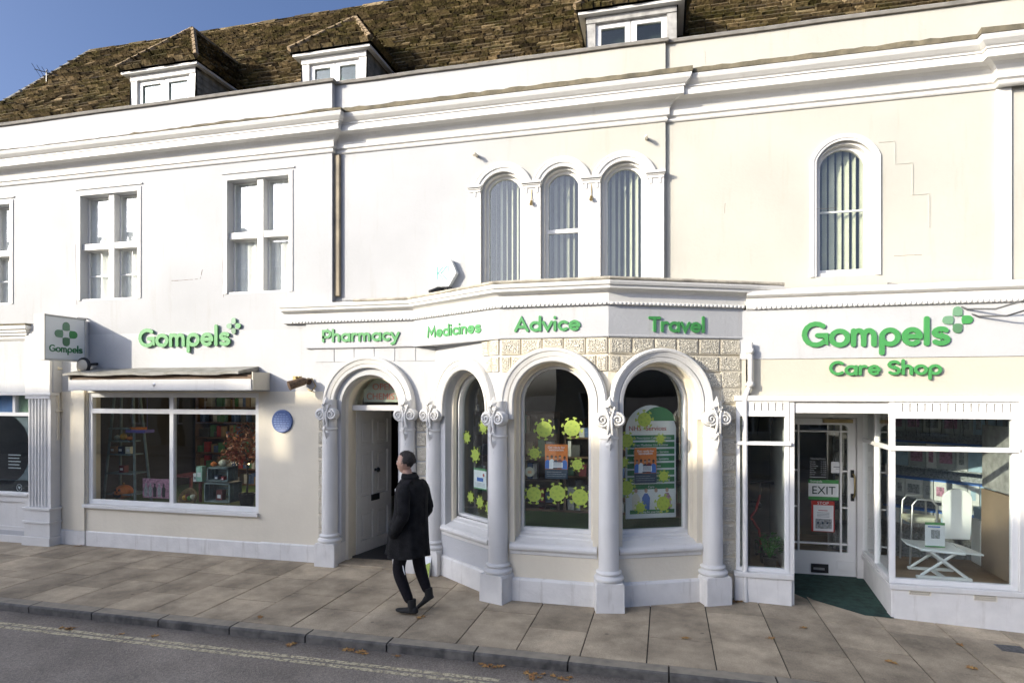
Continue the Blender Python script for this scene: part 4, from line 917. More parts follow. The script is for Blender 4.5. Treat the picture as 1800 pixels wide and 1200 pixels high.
# ================================================================== PHARMACY INTERIOR
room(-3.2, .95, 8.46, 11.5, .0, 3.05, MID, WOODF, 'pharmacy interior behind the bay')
mb = MB(m=TURF); mb.add([(-3.0, 8.3, .80), (-1.93, 7.52, .80), (-.68, 7.52, .80), (.45, 8.05, .80), (.45, 8.75, .80), (-3.0, 8.75, .80)], [(0, 1, 2, 3, 4, 5)]); mb.use(WOOD); mb.box(-3.0, .45, 8.75, 8.78, .1, .83); part(mb, 'turf_window_bed')

# ================================================================== CARE SHOP (right)
def gzz(x): return gz(x, 8)-.03
mb = MB(F00, CREAMU); mb.box(.88, 7, -.3, 0, 2.47, 2.905); mb.box(.88, 1.0, -.3, -.0, -.2, 2.47); part(mb, 'care_shop_wall', 'cream band below the white name fascia')
mb = MB(F00, WHITE); mb.box(.88, 7, -.3, .012, 2.906, 3.50); part(mb, 'name_fascia')
mb = MB(m=TRIM); mb.sweep([(.95, 8.0), (7, 8.0)], [(-.05, 3.50), (.03, 3.50), (.045, 3.515), (.045, 3.535), (.03, 3.55), (.03, 3.64), (.06, 3.65), (.085, 3.67), (.085, 3.70), (.06, 3.72), (.03, 3.73), (-.30, 3.80), (-.30, 3.5)]); part(mb, 'string_course')
mb = MB(F00, TRIM)
for i in range(110):
    u = 1.05+i*.055; mb.add([(u-.018, .04, 3.503), (u+.010, .04, 3.503), (u+.022, .04, 3.547), (u-.006, .04, 3.547), (u-.012, .056, 3.51), (u+.006, .056, 3.51), (u+.016, .056, 3.54), (u-.002, .056, 3.54)], [(0, 1, 5, 4), (1, 2, 6, 5), (2, 3, 7, 6), (3, 0, 4, 7), (4, 5, 6, 7)])
part(mb, 'rope_moulding')
Fs = FY(7.92)
l0 = on(Fs, 1294, 900)[0]; l1 = on(Fs, 1387, 900)[0]; r0 = on(Fs, 1565, 900)[0]; r1 = on(Fs, 1790, 900)[0]
z_tr = on(Fs, 1340, 779)[1]; z_top = 2.245
mb = MB(Fs, TRIM); mb.box(l0-.02, 7, -.2, .02, 2.40, 2.468); mb.box(l0, 7, -.2, -.03, 2.26, 2.40)
mb.prism(rect(l1, r0, 2.27, 2.40), -.03, .0) if False else None
part(mb, 'shopfront_head', bevel=.004)
def dentils(u0, u1, lab=None):
    mb = MB(Fs, FRAME); mb.prism(rect(u0, u1, 2.262, 2.398), -.03, .0, holes=[rect(u0+.06, u1-.06, 2.285, 2.378)]); n_ = int((u1-u0-.12)/.075)
    for i in range(n_):
        a = u0+.06+(u1-u0-.12)*i/n_; mb.box(a, a+(u1-u0-.12)/n_-.016, -.03, -.004, 2.287, 2.376)
    o = part(mb, 'dentil_panel', lab); return o
dentils(l0, l1-.0); dentils(r0, r1)
mb = MB(Fs, MID); mb.box(l0, 7, -.035, -.031, 2.285, 2.378); part(mb, 'dentil_backing')
wz0 = .36
glazing(Fs, l0, l1, wz0, 2.262, (), (z_tr,), n=.0, d=.07, fw=.045, lab='narrow care shop window left of its door')
glazing(Fs, r0, r1, wz0-.03, 2.262, (), (z_tr-.03,), n=.0, d=.07, fw=.055, lab='wide care shop window right of its door')
mb = MB(Fs, TRIM); mb.box(r1, r1+.5, -.1, .03, wz0-.03, 2.40); mb.box(r1+.5, 7, -.1, .0, -.4, 2.4); part(mb, 'shopfront_pilaster', bevel=.005)
# transom ledges
mb = MB(Fs, FRAME); mb.box(l0, l1+.02, -.01, .03, z_tr-.02, z_tr+.02); part(mb, 'transom_ledge', bevel=.004); mb = MB(Fs, FRAME); mb.box(r0-.02, r1+.02, -.01, .03, z_tr-.05, z_tr-.01); part(mb, 'transom_ledge', bevel=.004)
# stall risers
mb = MB(Fs, PLINTH); mb.box(l0-.02, l1+.03, -.12, .035, -.15, wz0-.06); part(mb, 'stall_riser', bevel=.01); mb = MB(Fs, TRIM); mb.box(l0-.03, l1+.045, -.12, .06, wz0-.06, wz0-.002); part(mb, 'window_sill', bevel=.006)
mb = MB(Fs, PLINTH); mb.box(r0, 7, -.12, .03, -.30, wz0-.09); part(mb, 'stall_riser', bevel=.008); mb = MB(Fs, TRIM); mb.box(r0-.02, 7, -.12, .05, wz0-.09, wz0-.032); part(mb, 'window_sill', bevel=.006)
for px, py in ((1617, 1040), (1732, 1050)):
    u, z = on(Fs, px, py, .03); mb = MB(Fs, CREAM); mb.box(u-.11, u+.11, .03, .036, z-.035, z+.035); g_ = part(mb, 'air_brick'); ORG[g_.name] = ORG[B.name]
    q = MB(Fs, BLACK)
    for i in range(9):
        for j in range(3): q.prism([(u-.1+.023*i+(.011 if j % 2 else 0)+a*.008, z+(j-1)*.021+b*.009) for a, b in ((-1, 0), (0, 1), (1, 0), (0, -1))], .036, .038)
    q.build('vent_holes', g_)
# recess: side glass, door, ceiling
YD = 9.30
Fr_ = FR((r0+.0, 7.92), (r0+.10, YD))       # right side of the recess; its outward side faces +x, glass towards the door
mb = MB(Fr_, PLINTH); L_ = 1.38; mb.box(.0, L_, -.0, .12, -.2, wz0-.09); part(mb, 'recess_riser'); mb = MB(Fr_, TRIM); mb.box(.0, L_, -.025, .12, wz0-.09, wz0-.032); part(mb, 'window_sill', bevel=.005)
glazing(Fr_, .0, L_, wz0-.03, 2.40, (.70,), (z_tr-.03,), n=.05, d=.06, fw=.05, lab='side window of the door recess')
mb = MB(m=TRIM); mb.box(l1, l1+.06, 7.93, YD, -.2, 2.4); part(mb, 'recess_side_wall')
mb = MB(m=TRIM); mb.box(l1, r0+.1, 7.95, YD+.1, 2.40, 2.44); part(mb, 'recess_ceiling')
FDr = FY(YD); d0, d1 = l1+.20, r0+.02
mb = MB(FDr, TRIM); mb.box(l1+.06, d0, -.1, .05, -.2, 2.4); mb.box(d0, d1, -.1, .05, 2.16, 2.4); mb.box(d1, r0+.12, -.1, .05, -.2, 2.4)
n_ = 14
mb.use(DARK)
for i in range(n_): a = d0+.02+(d1-d0-.04)*i/n_; mb.box(a, a+.012, .05, .052, 2.28, 2.36)
part(mb, 'door_frame', bevel=.004)
mb = MB(FDr, FRAME); zb_, zt_ = -.02, 2.15; g0, g1, gb, gt = d0+.075, d1-.105, .32, 2.06
rc = [(g0, gb), (g0, gt-.06)]+[(g0+.06-.06*math.cos(R(t)), gt-.06+.06*math.sin(R(t))) for t in range(15, 90, 15)]+[(g0+.06, gt), (g1-.06, gt)]+[(g1-.06+.06*math.sin(R(t)), gt-.06+.06*math.cos(R(t))) for t in range(15, 90, 15)]+[(g1, gt-.06), (g1, gb)]
mb.prism(rect(d0+.005, d1-.005, zb_, zt_), -.05, .0, holes=[rc])
cd = part(mb, 'care_shop_door', 'white glazed care shop door', bevel=.004); ORG[cd.name] = ORG[B.name]
q = MB(FDr, FRAME)
for u in (g0+.085, g1-.095): q.box(u, u+.022, -.035, .008, gb, gt)
for z in (gt-.10, gb+.10): q.box(g0, g1, -.034, .007, z, z+.022)
for z in (.92, 1.42): q.box(g0, g0+.085, -.034, .007, z, z+.02); q.box(g1-.075, g1, -.034, .007, z, z+.02)
q.box(d0+.02, d0+.22, 0, .012, .08, .20); q.box(d1-.24, d1-.02, 0, .012, .08, .20); q.build('glazing_bars', cd, bevel=.003)
q = MB(FDr, GLASS); q.box(g0-.01, g1+.01, -.028, -.024, gb-.01, gt+.01); q.build('pane', cd)
q = MB(FDr, BLACK); q.box((d0+d1)/2-.12, (d0+d1)/2+.10, .0, .014, .03, .15); q.use(STEEL); q.box((d0+d1)/2-.09, (d0+d1)/2+.05, .014, .018, .07, .10); q.build('letterbox', cd)
q = MB(FDr, BLACK); hu = d1-.05
for z in (1.08, 1.40): q.box(hu-.02, hu+.02, 0, .02, z-.05, z+.05)
q.use(BRASS); q.tube([FDr.inverted() @ (FDr @ Vector(p)) for p in ((hu+.01, .02, 1.08), (hu+.015, .06, 1.12), (hu+.015, .07, 1.24), (hu+.015, .06, 1.36), (hu+.01, .02, 1.40))], .012, 8); q.build('door_handle', cd)
q = MB(FDr, BRASS); q.box(d1-.42, d1-.05, .0, .05, 2.09, 2.14); q.build('door_closer', cd, bevel=.004)
mb = MB(m=MAT_G); mb.add([(l1+.03, 7.86, gz(2, 8)+.004), (r0+.02, 7.86, gz(2.4, 8)+.004), (r0+.12, YD, .0), (l1+.03, YD, .0)], [(0, 1, 2, 3)]); part(mb, 'entrance_mat')
mb = MB(F00, MID); room(1.0, 6.9, 8.06, 12.2, -.06, 2.9, mat('care_shop_wall_inside', (.26, .25, .21), .8), WOODF, 'care shop interior', cm=mat('care_shop_ceiling', (.40, .40, .35), .8))
# raised window floor
mb = MB(m=WOODF); mb.box(r0+.14, r1+.6, 8.0, 9.5, .22, .27); mb.box(l0, l1, 8.0, 9.2, .22, .30); part(mb, 'window_floor')
mb = MB(m=DARK); mb.box(.95, 1.0, 8.0, 12, 0, 2.9); part(mb, 'side_wall')
# white bracket pipe by the bay
pz = 7.96
pipe('drainpipe', [(.99, 7.92, 3.10), (.99, 7.92, 2.62), (.975, 7.92, 2.56), (.945, 7.92, 2.48), (.93, 7.92, 2.40), (.93, 7.90, .15), (.935, 7.88, .0)], .030, 'white drainpipe with a kink running down between the bay and the care shop', (3.0, 2.6), m=TRIM)

# patch repairs and cracks in the render
mb = MB(F35, UPPER); P = [on(F35, *p) for p in ((1545, 250), (1573, 250), (1573, 288), (1604, 288), (1604, 342), (1633, 342), (1633, 400))]
for (a, b) in zip(P, P[1:]):
    if abs(a[0]-b[0]) > abs(a[1]-b[1]): mb.box(a[0], b[0], -.002, .006, a[1]-.008, a[1]+.004)
    else: mb.box(a[0]-.006, a[0]+.006, -.002, .007, b[1], a[1])
part(mb, 'stepped_repair', 'stepped crack repair in the cream wall')
CRK = mat('dark_crack', (.22, .17, .12), .95, .2, 20)
def crack(F, pts, w_=.004):
    mb = MB(F, CRK); P = [on(F, *p) for p in pts]; Q = []
    for a, b in zip(P, P[1:]):
        for k in range(5): Q.append((a[0]+(b[0]-a[0])*k/5+random.uniform(-.004, .004), a[1]+(b[1]-a[1])*k/5+random.uniform(-.004, .004)))
    Q.append(P[-1])
    for i, (a, b) in enumerate(zip(Q, Q[1:])):
        if random.random() < .8: ribbon(mb, [a, b], False, w_*random.uniform(.5, 1.4), .0, .0015+.0001*i)
    return part(mb, 'crack')
crack(F20, [(302, 493), (330, 492), (352, 490), (356, 474)], .007); crack(F20, [(393, 405), (392, 460), (393, 522)], .006); crack(F20, [(133, 430), (135, 535)], .005)
crack(F20, [(0, 320), (160, 300), (330, 276), (560, 250)], .005); crack(F30, [(592, 247), (700, 240), (900, 228)], .004); crack(F35, [(1180, 205), (1300, 192), (1500, 168)], .003)
crack(F30, [(745, 559), (757, 560)], .01); crack(F35, [(1275, 330), (1274, 375)], .004); crack(F35, [(1420, 368), (1470, 366)], .003); crack(F35, [(1560, 450), (1620, 448)], .004); crack(F35, [(1240, 90), (1241, 130)], .003)
for pts in (((380, 945), (372, 952)), ((1250, 1045), (1251, 1068)), ((837, 1000), (835, 1030)), ((1078, 1045), (1079, 1075))): pass
# ================================================================== SIGNS
def sign(name, lab, F, items, logo=None, cat='sign', m=GREEN, n0=.02, dep=.022, w_=.132):
    u, z = items[0][1], items[0][3]; P = F @ Vector((u, n0, z)); t = thing(name, P, lab, cat)
    for (txt, u0, u1, z, h, *sl) in items:
        x = u0; sx = (u1-u0)/wordw(txt)
        for ch in txt:
            adv = GL[ch][0]*sx
            if ch != ' ':
                mb = MB(None, m); word(mb, ch, F, x, x+adv, z+(sl[0]*(x-u0) if sl else 0), h, n0, dep, w_); mb.build('letter', t)
            x += adv
    if logo: emblem(t, F, logo[0], logo[1], logo[2], n0, dep*.7)
    return t
def span(F, x0, x1, ytop, ybot, n0=.04):   # cap top / base line measured in the survey photo
    xc = (x0+x1)/2; return on(F, x0, ybot, n0)[0], on(F, x1, ybot, n0)[0], on(F, xc, ybot, n0)[1], on(F, xc, ytop, n0)[1]-on(F, xc, ybot, n0)[1]
u0, u1, z, h = span(F20, 243, 405, 575, 609); lu, lz = on(F20, 413, 573)
sign('raised_sign', 'green raised shop name with cross emblem above the gift shop window', F20, [('Gompels', u0, u1, z, h)], (lu, lz, .125))
u0, u1, z, h = span(F20, 566, 702, 578, 600); sign('raised_sign', 'green raised word Pharmacy above the arched doorway', F20, [('Pharmacy', u0, u1, z, h)], dep=.03, w_=.135)
u0, u1, z, h = span(FBf, 751, 846, 569, 589); sign('raised_sign', 'green raised word Medicines on the left canted side of the bay', FBf, [('Medicines', u0, u1, z, h)], dep=.025, w_=.135)
u0, u1, z, h = span(FC, 904, 1021, 556, 582); sign('raised_sign', 'green raised word Advice on the front of the bay', FC, [('Advice', u0, u1, z, h)], dep=.03)
u0, u1, z, h = span(FD, 1140, 1240, 557, 584); sign('raised_sign', 'green raised word Travel on the right canted side of the bay', FD, [('Travel', u0, u1, z, h)], dep=.03)
u0, u1, z, h = span(F00, 1409, 1670, 562, 609, .02); lu, lz = on(F00, 1683, 562, .02); u2, u3, z2, h2 = span(F00, 1457, 1656, 633, 659, .02)
sign('raised_sign', 'large green raised Gompels name with cross emblem over the words Care Shop', F00, [('Gompels', u0, u1, z, h), ('Care Shop', u2, u3, z2, h2)], (lu, lz, .15), n0=.014)
# projecting box sign, hung square to the wall
bx, byf, byw = -9.16, 7.44, 8.12
t = thing('hanging_sign', (bx, 8.2, 3.3), 'square white box sign with green cross emblem sticking out from the wall', 'sign')
mb = MB(m=SIGNW); mb.box(bx-.17, bx, byf, byw, 3.02, 3.68); mb.build('sign_box', t, bevel=.012)
Fb = Matrix(((0, 1, 0, bx), (1, 0, 0, byf), (0, 0, 1, 3.02), (0, 0, 0, 1)))   # u towards the wall, n towards +x
mb = MB(m=mat('sign_box_trim', (.62, .60, .54), .4)); mb.box(bx-.19, bx+.012, byf-.012, byf+.012, 3.0, 3.70); mb.box(bx-.19, bx+.012, byf, byw, 3.68, 3.70); mb.box(bx-.19, bx+.012, byf, byw, 3.0, 3.02); mb.box(bx-.19, bx+.012, byw-.012, byw+.012, 3.0, 3.70); mb.build('sign_frame', t)
emblem(t, Fb, .35, .40, .19, .001, .006)
mb = MB(None, GREEND); word(mb, 'Gompels', Fb, .07, .63, .11, .115, .001, .005, .11); mb.build('sign_name', t)
mb = MB(m=TRIM); mb.box(bx-.12, bx-.02, byw, 8.21, 3.05, 3.66); mb.use(STEEL); mb.box(bx-.05, bx-.03, 8.0, 8.21, 3.70, 3.72); mb.build('wall_bracket', t)
t = thing('wall_lamp', (bx+.14, 8.14, 2.85), 'small round black lamp under the hanging box sign', 'lamp')
mb = MB(m=BLACK); ML = Matrix.Translation((bx+.16, 7.98, 2.93)) @ Matrix.Rotation(R(90), 4, 'X'); mb.lathe((0, 0, 0), [(.11, 0), (.13, .015), (.13, .04), (.10, .05)], 24, M=ML); mb.build('lamp_ring', t)
mb = MB(m=CREAM); mb.lathe((0, 0, 0), [(.10, .04), (.09, .07), (.05, .085), (.01, .09)], 24, M=ML); mb.build('lamp_dome', t); mb = MB(m=BLACK); mb.tube([(bx+.16, 7.99, 2.95), (bx+.16, 8.2, 2.97)], .02); mb.build('lamp_arm', t)
t = thing('drainpipe', (-4.69, 8.3, 3.92), 'flat brownish strip added along the shaded step in the upper wall, below the cornice', 'drainpipe')
mb = MB(F30, mat('brown_step_strip', (.30, .25, .17), .7, .25, 5, .3, 20, col2=(.18, .15, .11))); mb.box(-4.742, -4.655, .0, .06, 3.92, 6.01); mb.build('pipe', t, bevel=.012)  # brown strip added where the wall step's shade falls, deepening its tone
# blue plaque
u, z = on(F20, 497, 740); rr = on(F20, 515, 740)[0]-u
t = thing('wall_plaque', (u, 8.19, z-rr), 'round blue commemorative plaque on the cream wall left of the doorway', 'plaque')
MPq = Matrix.Translation((u, 8.2, z)) @ Matrix.Rotation(R(90), 4, 'X')
mb = MB(m=PLAQ); mb.lathe((0, 0, 0), [(rr, -.01), (rr, .02), (rr-.012, .03), (rr-.025, .022), (.0, .022)], 36, M=MPq); mb.build('disc', t)
mb = MB(m=PLAQL)
for k in range(7):
    zz = z+rr*.62-k*rr*.20; hw = math.sqrt(max(0, (rr*.78)**2-(zz-z)**2)); x = -hw
    while x < hw-.02: ww = random.uniform(.025, .05); mb.box(u+x, u+min(hw, x+ww), 8.172, 8.178, zz-.009, zz+.009); x += ww+.012
mb.build('raised_text', t)
# alarm box, small flood lights, camera, pipes
u, z = on(F30, 786, 482); Y0 = 8.3
t = thing('alarm_box', (u, Y0, z-.2), 'white six sided alarm box with thin teal letters beside the arched windows', 'alarm box')
poly = [(u-.16, z+.0), (u-.09, z+.19), (u+.09, z+.19), (u+.175, z), (u+.06, z-.19), (u-.09, z-.19)]
mb = MB(FY(Y0), SIGNW); mb.prism(poly, 0, .10); mb.build('case', t, bevel=.008)
mb = MB(FY(Y0), mat('teal_print', (.12, .42, .36), .5))
for a, b in (((-.11, .09), (-.11, -.09)), ((-.02, .09), (-.10, 0)), ((-.10, 0), (-.02, -.09)), ((.03, .09), (-.05, 0)), ((-.05, 0), (.03, -.09)), ((.05, .09), (.05, .02))): ribbon(mb, [(u+a[0], z+a[1]), (u+b[0], z+b[1])], False, .012, .10, .1035)
mb.build('printed_letters', t); mb = MB(m=BLACK); mb.tube([(u+.03, 8.24, z-.19), (u+.03, 8.24, z-.25)], .008); mb.box(u-.05, u+.08, 8.2, 8.27, z-.205, z-.192); mb.build('cable_entry', t)
def camera_fit(name, px, py, F, lab, cat, m, sc_=1.0):
    u, z = on(F, px, py, .15); y = (F @ Vector((u, 0, z))).y
    t = thing(name, (u, y, z-.05), lab, cat)
    mb = MB(m=m); mb.lathe((0, 0, 0), [(.05, 0), (.05, .02), (.02, .03)], 16, M=Matrix.Translation((u, y, z+.02)) @ Matrix.Rotation(R(90), 4, 'X')); mb.tube([(u, y, z+.02), (u, y-.10*sc_, z+.02), (u-.02, y-.14*sc_, z-.01)], .012); mb.build('bracket', t)
    mb = MB(m=m); a = Vector((u-.10*sc_, y-.24*sc_, z-.05)); b = Vector((u+.03*sc_, y-.10*sc_, z+.03)); mb.tube([b, b.lerp(a, .15), b.lerp(a, .8), a], [.03*sc_, .045*sc_, .05*sc_, .055*sc_], 14); mb.build('housing', t)
    return t
camera_fit('security_camera', 768, 509, F30, 'dark bullet camera under the alarm box above the pharmacy fascia', 'camera', BLACK, .8)
t = camera_fit('flood_light', 533, 672, F20, 'rusty brown flood light with cables left of the doorway arch', 'lamp', mat('rusty_brown_metal', (.16, .10, .06), .6, .3, 30, metal=.3), 1.3)
u, z = on(F20, 533, 672, .1); mb = MB(m=BRASS)
mb.tube([(u+.02, 8.19, z-.1), (u+.10, 8.16, z-.13), (u+.15, 8.19, z-.05), (u+.10, 8.17, z+.06), (u+.02, 8.12, z+.04)], .009); mb.tube([(u-.05, 8.0, z+.08), (u-.1, 8.08, z+.02), (u-.03, 8.15, z-.03)], .012); mb.box(u-.12, u-.02, 8.02, 8.1, z-.02, z+.09); mb.build('cables', t)
for px, py, F, lab in ((838, 274, F30, 'short overflow pipe stub above the left arched window'), (1136, 244, F30, 'short overflow pipe stub above the right arched window')):
    u, z = on(F, px, py); mb = MB(m=CREAM); mb.tube([(u, 8.31, z), (u, 8.2, z-.01), (u+.005, 8.17, z-.04)], .022, 10); tag(mb.build('overflow_pipe'), lab, 'pipe')
for k, (a, b) in enumerate(((0, 1), (1, 2))):
    u = (A3[a][1]+A3[b][0])/2; mb = MB(m=BRASS); mb.tube([(u, 8.27, 5.27), (u, 8.25, 5.10)], .006); mb.tube([(u, 8.25, 5.10), (u+.0, 8.22, 5.05)], .022, 8); tag(mb.build('wall_hook'), ('brass hook hanging between the left and middle arched windows', 'brass hook hanging between the middle and right arched windows')[k], 'hook')
# overhead service cables at the right
t = thing('overhead_cable', (2.3, 8.3, 3.9), 'pair of sagging dark cables from the care shop wall across its name sign', 'cable')
for pts in (((1560, 498), (1600, 503), (1650, 525), (1700, 543), (1750, 543), (1800, 528), (1860, 500)), ((1575, 500), (1620, 512), (1665, 538), (1720, 556), (1770, 555), (1800, 546), (1860, 520))):
    P = []
    for i, (px, py) in enumerate(pts):
        Yc = 8.33-.075*i*1.6; Fc = FY(Yc); u, z = on(Fc, px, py); P.append(Vector((u, Yc, z)))
    mb = MB(m=BLACK); Q = []
    for i in range(len(P)-1):
        for k in range(4): Q.append(P[i].lerp(P[i+1], k/4))
    Q.append(P[-1]); mb.tube(Q, .0095, 6); mb.build('wire', t)

# ================================================================== STICKERS AND POSTERS ON THE BAY WINDOWS
def virus(mb, F, u, z, r, n0):
    mb.use(LIME); mb.prism([(u+r*.72*math.cos(R(t)), z+r*.72*math.sin(R(t))) for t in range(0, 360, 12)], n0, n0+.001)
    a0 = random.uniform(0, 45)
    for k in range(8):
        a = R(a0+45*k); c, s = math.cos(a), math.sin(a)
        P = lambda x, y: (u+x*c-y*s, z+x*s+y*c)
        mb.prism([P(r*.69, -r*.06), P(r*.86, -r*.06), P(r*.86, -r*.19), P(r, -r*.15), P(r, r*.15), P(r*.86, r*.19), P(r*.86, r*.06), P(r*.69, r*.06)], n0, n0+.0008)
    mb.use(LIMED)
    for k in range(5): a = R(a0+72*k); mb.prism([(u+r*.4*math.cos(a)+r*.11*math.cos(R(t)), z+r*.4*math.sin(a)+r*.11*math.sin(R(t))) for t in range(0, 360, 40)], n0+.001, n0+.0014)
NG = -.236
SL = {'B': ['topmost on the left bay window', 'second from the top on the left bay window', 'third down, just above the notice on the left bay window', 'low left below the notice on the left bay window', 'low middle below the notice on the left bay window', 'partly behind the column low on the left bay window'],
 'C': ['upper left in the front bay window, half shaded', 'upper right in the front bay window', 'small, left of the orange poster in the front bay window', 'small, right of the orange poster in the front bay window', 'bottom left in the front bay window', 'bottom middle in the front bay window', 'bottom right in the front bay window'],
 'D': ['top middle of the right bay window', 'large, upper left edge of the right bay window', 'small, middle left edge of the right bay window', 'large, lower left edge of the right bay window', 'small, upper right over the services banner', 'small, right beside the poster over the services banner', 'large, low right over the services banner', 'small, bottom middle over the services banner']}
for k_, F, L_, lst in (('B', FB, LB, [(851, 750, 11), (822, 768, 10), (837, 799, 12), (829, 873, 9), (845, 882, 10), (861, 893, 10)]),
                 ('C', FC, LC, [(957, 754, 17), (1006, 752, 17), (940, 796, 11), (1015, 816, 11), (939, 868, 16), (980, 866, 17), (1020, 873, 17)]),
                 ('D', FD, LD, [(1132, 737, 15), (1101, 774, 14), (1096, 812, 9), (1100, 857, 15), (1160, 771, 9), (1166, 836, 10), (1165, 884, 15), (1125, 891, 10)])):
    for i, (px, py, r) in enumerate(lst):
        u, z = on(F, px, py, NG-.008); D = 7.6
        mb = MB(F); virus(mb, F, u, z, r*1.15*7.6/1090*(1.15 if F is FB else 1), NG+.006); tag(mb.build('virus_sticker'), 'lime green virus shaped sticker, '+SL[k_][i], 'sticker', 'virus stickers on the bay windows')
def poster(F, px0, px1, py0, py1, n0, lab, draw, nm='poster'):
    u0, z1 = on(F, px0, py0, n0); u1, z0 = on(F, px1, py1, n0); mb = MB(F, PAPER); mb.box(u0, u1, n0-.002, n0, z0, z1); draw(mb, u0, u1, z0, z1, n0); return tag(mb.build(nm), lab, 'poster')
DKP = mat('dark_skin_print', (.10, .05, .03), .6)
def campaign(mb, a, b, c, d, n):
    W, H = b-a, d-c; X = lambda t: a+W*t; Z = lambda t: c+H*t; F = None
    mb.use(ORANGE); mb.box(a, b, n, n+.001, Z(.28), d); mb.use(NAVY); mb.box(a, b, n, n+.0012, c, Z(.28)); mb.use(PAPER)
    mb.text('Get ready for', .034*W/.25, FC, X(.5), Z(.88), n+.003); mb.text('vaccination', .036*W/.25, FC, X(.5), Z(.81), n+.003)
    for i, (u, m, s) in enumerate(((.12, BLUE, SKIN), (.3, PAPER, DKP), (.48, NAVY, SKIN), (.66, DRED, SKIN), (.86, BLUE, DKP))):
        z = .56+.02*(i % 2); mb.use(m); mb.prism([(X(u-.12), Z(.29)), (X(u-.11), Z(z-.06)), (X(u-.04), Z(z-.01)), (X(u+.04), Z(z-.01)), (X(u+.11), Z(z-.06)), (X(u+.12), Z(.29))], n+.001, n+.0018+.0003*i)
        mb.use(s); mb.prism([(X(u)+.055*W*math.cos(R(t)), Z(z+.05)+.045*H*math.sin(R(t))) for t in range(0, 360, 30)], n+.001, n+.0030+.0003*i)
        mb.use(HAIR); mb.prism([(X(u)+.058*W*math.cos(R(t)), Z(z+.06)+.045*H*math.sin(R(t))) for t in range(10, 180, 20)], n+.001, n+.0034+.0003*i)
    mb.use(PAPER); mb.box(X(.33), X(.78), n+.001, n+.0055, Z(.33), Z(.48)); mb.use(NAVY)
    for i in range(4): mb.box(X(.37), X(.74), n+.0055, n+.006, Z(.35+.033*i), Z(.365+.033*i))
    mb.use(GREYP)
    for i in range(3): mb.box(X(.08), X(.92-.2*(i == 2)), n+.0012, n+.002, Z(.07+.06*i), Z(.085+.06*i))
poster(FC, 958, 998, 780, 842, NG-.008, 'orange vaccination poster with a group of people in the front bay window', campaign)
poster(FD, 1115, 1154, 787, 848, NG-.008, 'orange vaccination poster with a group of people in the right bay window', campaign)
def notice(mb, a, b, c, d, n):
    mb.use(GREEN); mb.box(a, b, n, n+.001, c+(d-c)*.9, d); mb.box(a, b, n, n+.001, c, c+(d-c)*.06); mb.use(RED); uc = a+(b-a)*.78; zc = c+(d-c)*.70; mb.prism([(uc+.02*math.cos(R(t)), zc+.022*math.sin(R(t))) for t in range(0, 360, 30)], n, n+.001)
    mb.use(BLUE); mb.box(a+(b-a)*.25, a+(b-a)*.75, n, n+.001, c+(d-c)*.38, c+(d-c)*.56); mb.use(GREYP)
    for i in range(4): mb.box(a+.02, b-.03, n, n+.001, c+(d-c)*(.14+.05*i), c+(d-c)*(.155+.05*i))
poster(FB, 833, 855, 821, 862, NG-.008, 'small green headed paper notice in the left bay window', notice, 'notice')
poster(FB, 858, 866, 778, 818, NG-.012, 'blue notice beside the column in the left bay window', lambda mb, a, b, c, d, n: (mb.use(BLUE), mb.box(a, b, n, n+.001, c, d), mb.use(PAPER), mb.box(a+.01, b-.01, n+.001, n+.0015, c+.08, c+.11)), 'notice')
u, z = on(FC, 931, 829, NG-.01); mb = MB(FC, mat('round_cream_sticker', (.5, .48, .36), .5)); mb.prism([(u+.062*math.cos(R(t)), z+.062*math.sin(R(t))) for t in range(0, 360, 12)], NG-.012, NG-.010); mb.use(ORANGE)
for i in range(4): mb.box(u-.022+.012*i, u-.016+.012*i, NG-.01, NG-.009, z-.018, z+.012+.004*(i % 2))
tag(mb.build('round_sticker'), 'round cream sticker with orange marks at the left of the front bay window', 'sticker')
# services banner behind the right window
Pn = -.36
def services(mb, a, b, c, d, n):
    W, H = b-a, d-c; X = lambda t: a+W*t; Z = lambda t: c+H*t
    mb.use(GREEND); zt = Z(.86); mb.prism([(X(.30), zt)]+arch(X(.30), X(1), zt, Z(.985), 10)[1:-1]+[(X(1), zt)], n, n+.001); mb.use(RED); mb.text('Services', .085, FD, X(.60), Z(.775), n+.003); mb.text('NHS', .085, FD, X(.18), Z(.775), n+.003)
    L = ['Free Prescription Collection Service', 'Free Medicine Use Review', 'Free New Medicine Service', 'Monitored Dosage Systems', 'Flu Vaccination', 'Travel Clinic', 'Cholesterol Diabetes Testing', 'Care']
    for i, t in enumerate(L):
        z1 = .735-.062*i; mb.use(GREEND); mb.box(X(.03), X(.97), n, n+.001, Z(z1-.045), Z(z1)); mb.use(PAPER); mb.text(t, .042, FD, X(.5), Z(z1-.035), n+.003, sx=.86 if len(t) > 30 else 1)
    for i, (u, m) in enumerate(((.2, CREAM), (.4, BLUE), (.6, PAPER), (.82, PINK))):
        mb.use(m); mb.prism([(X(u-.07), Z(.07)), (X(u-.08), Z(.18)), (X(u-.03), Z(.22)), (X(u+.03), Z(.22)), (X(u+.08), Z(.18)), (X(u+.07), Z(.07))], n, n+.0014); mb.use(SKIN); mb.prism([(X(u)+.022*math.cos(R(t)), Z(.245)+.028*math.sin(R(t))) for t in range(0, 360, 30)], n, n+.0018)
    mb.use(GREEND); mb.box(X(.08), X(.97), n, n+.002, Z(.04), Z(.075)); mb.use(PAPER); mb.text('Caring for your health', .034, FD, X(.5), Z(.048), n+.0035)
u0, z1 = on(FD, 1100, 712, Pn); u1, z0 = on(FD, 1188, 908, Pn)
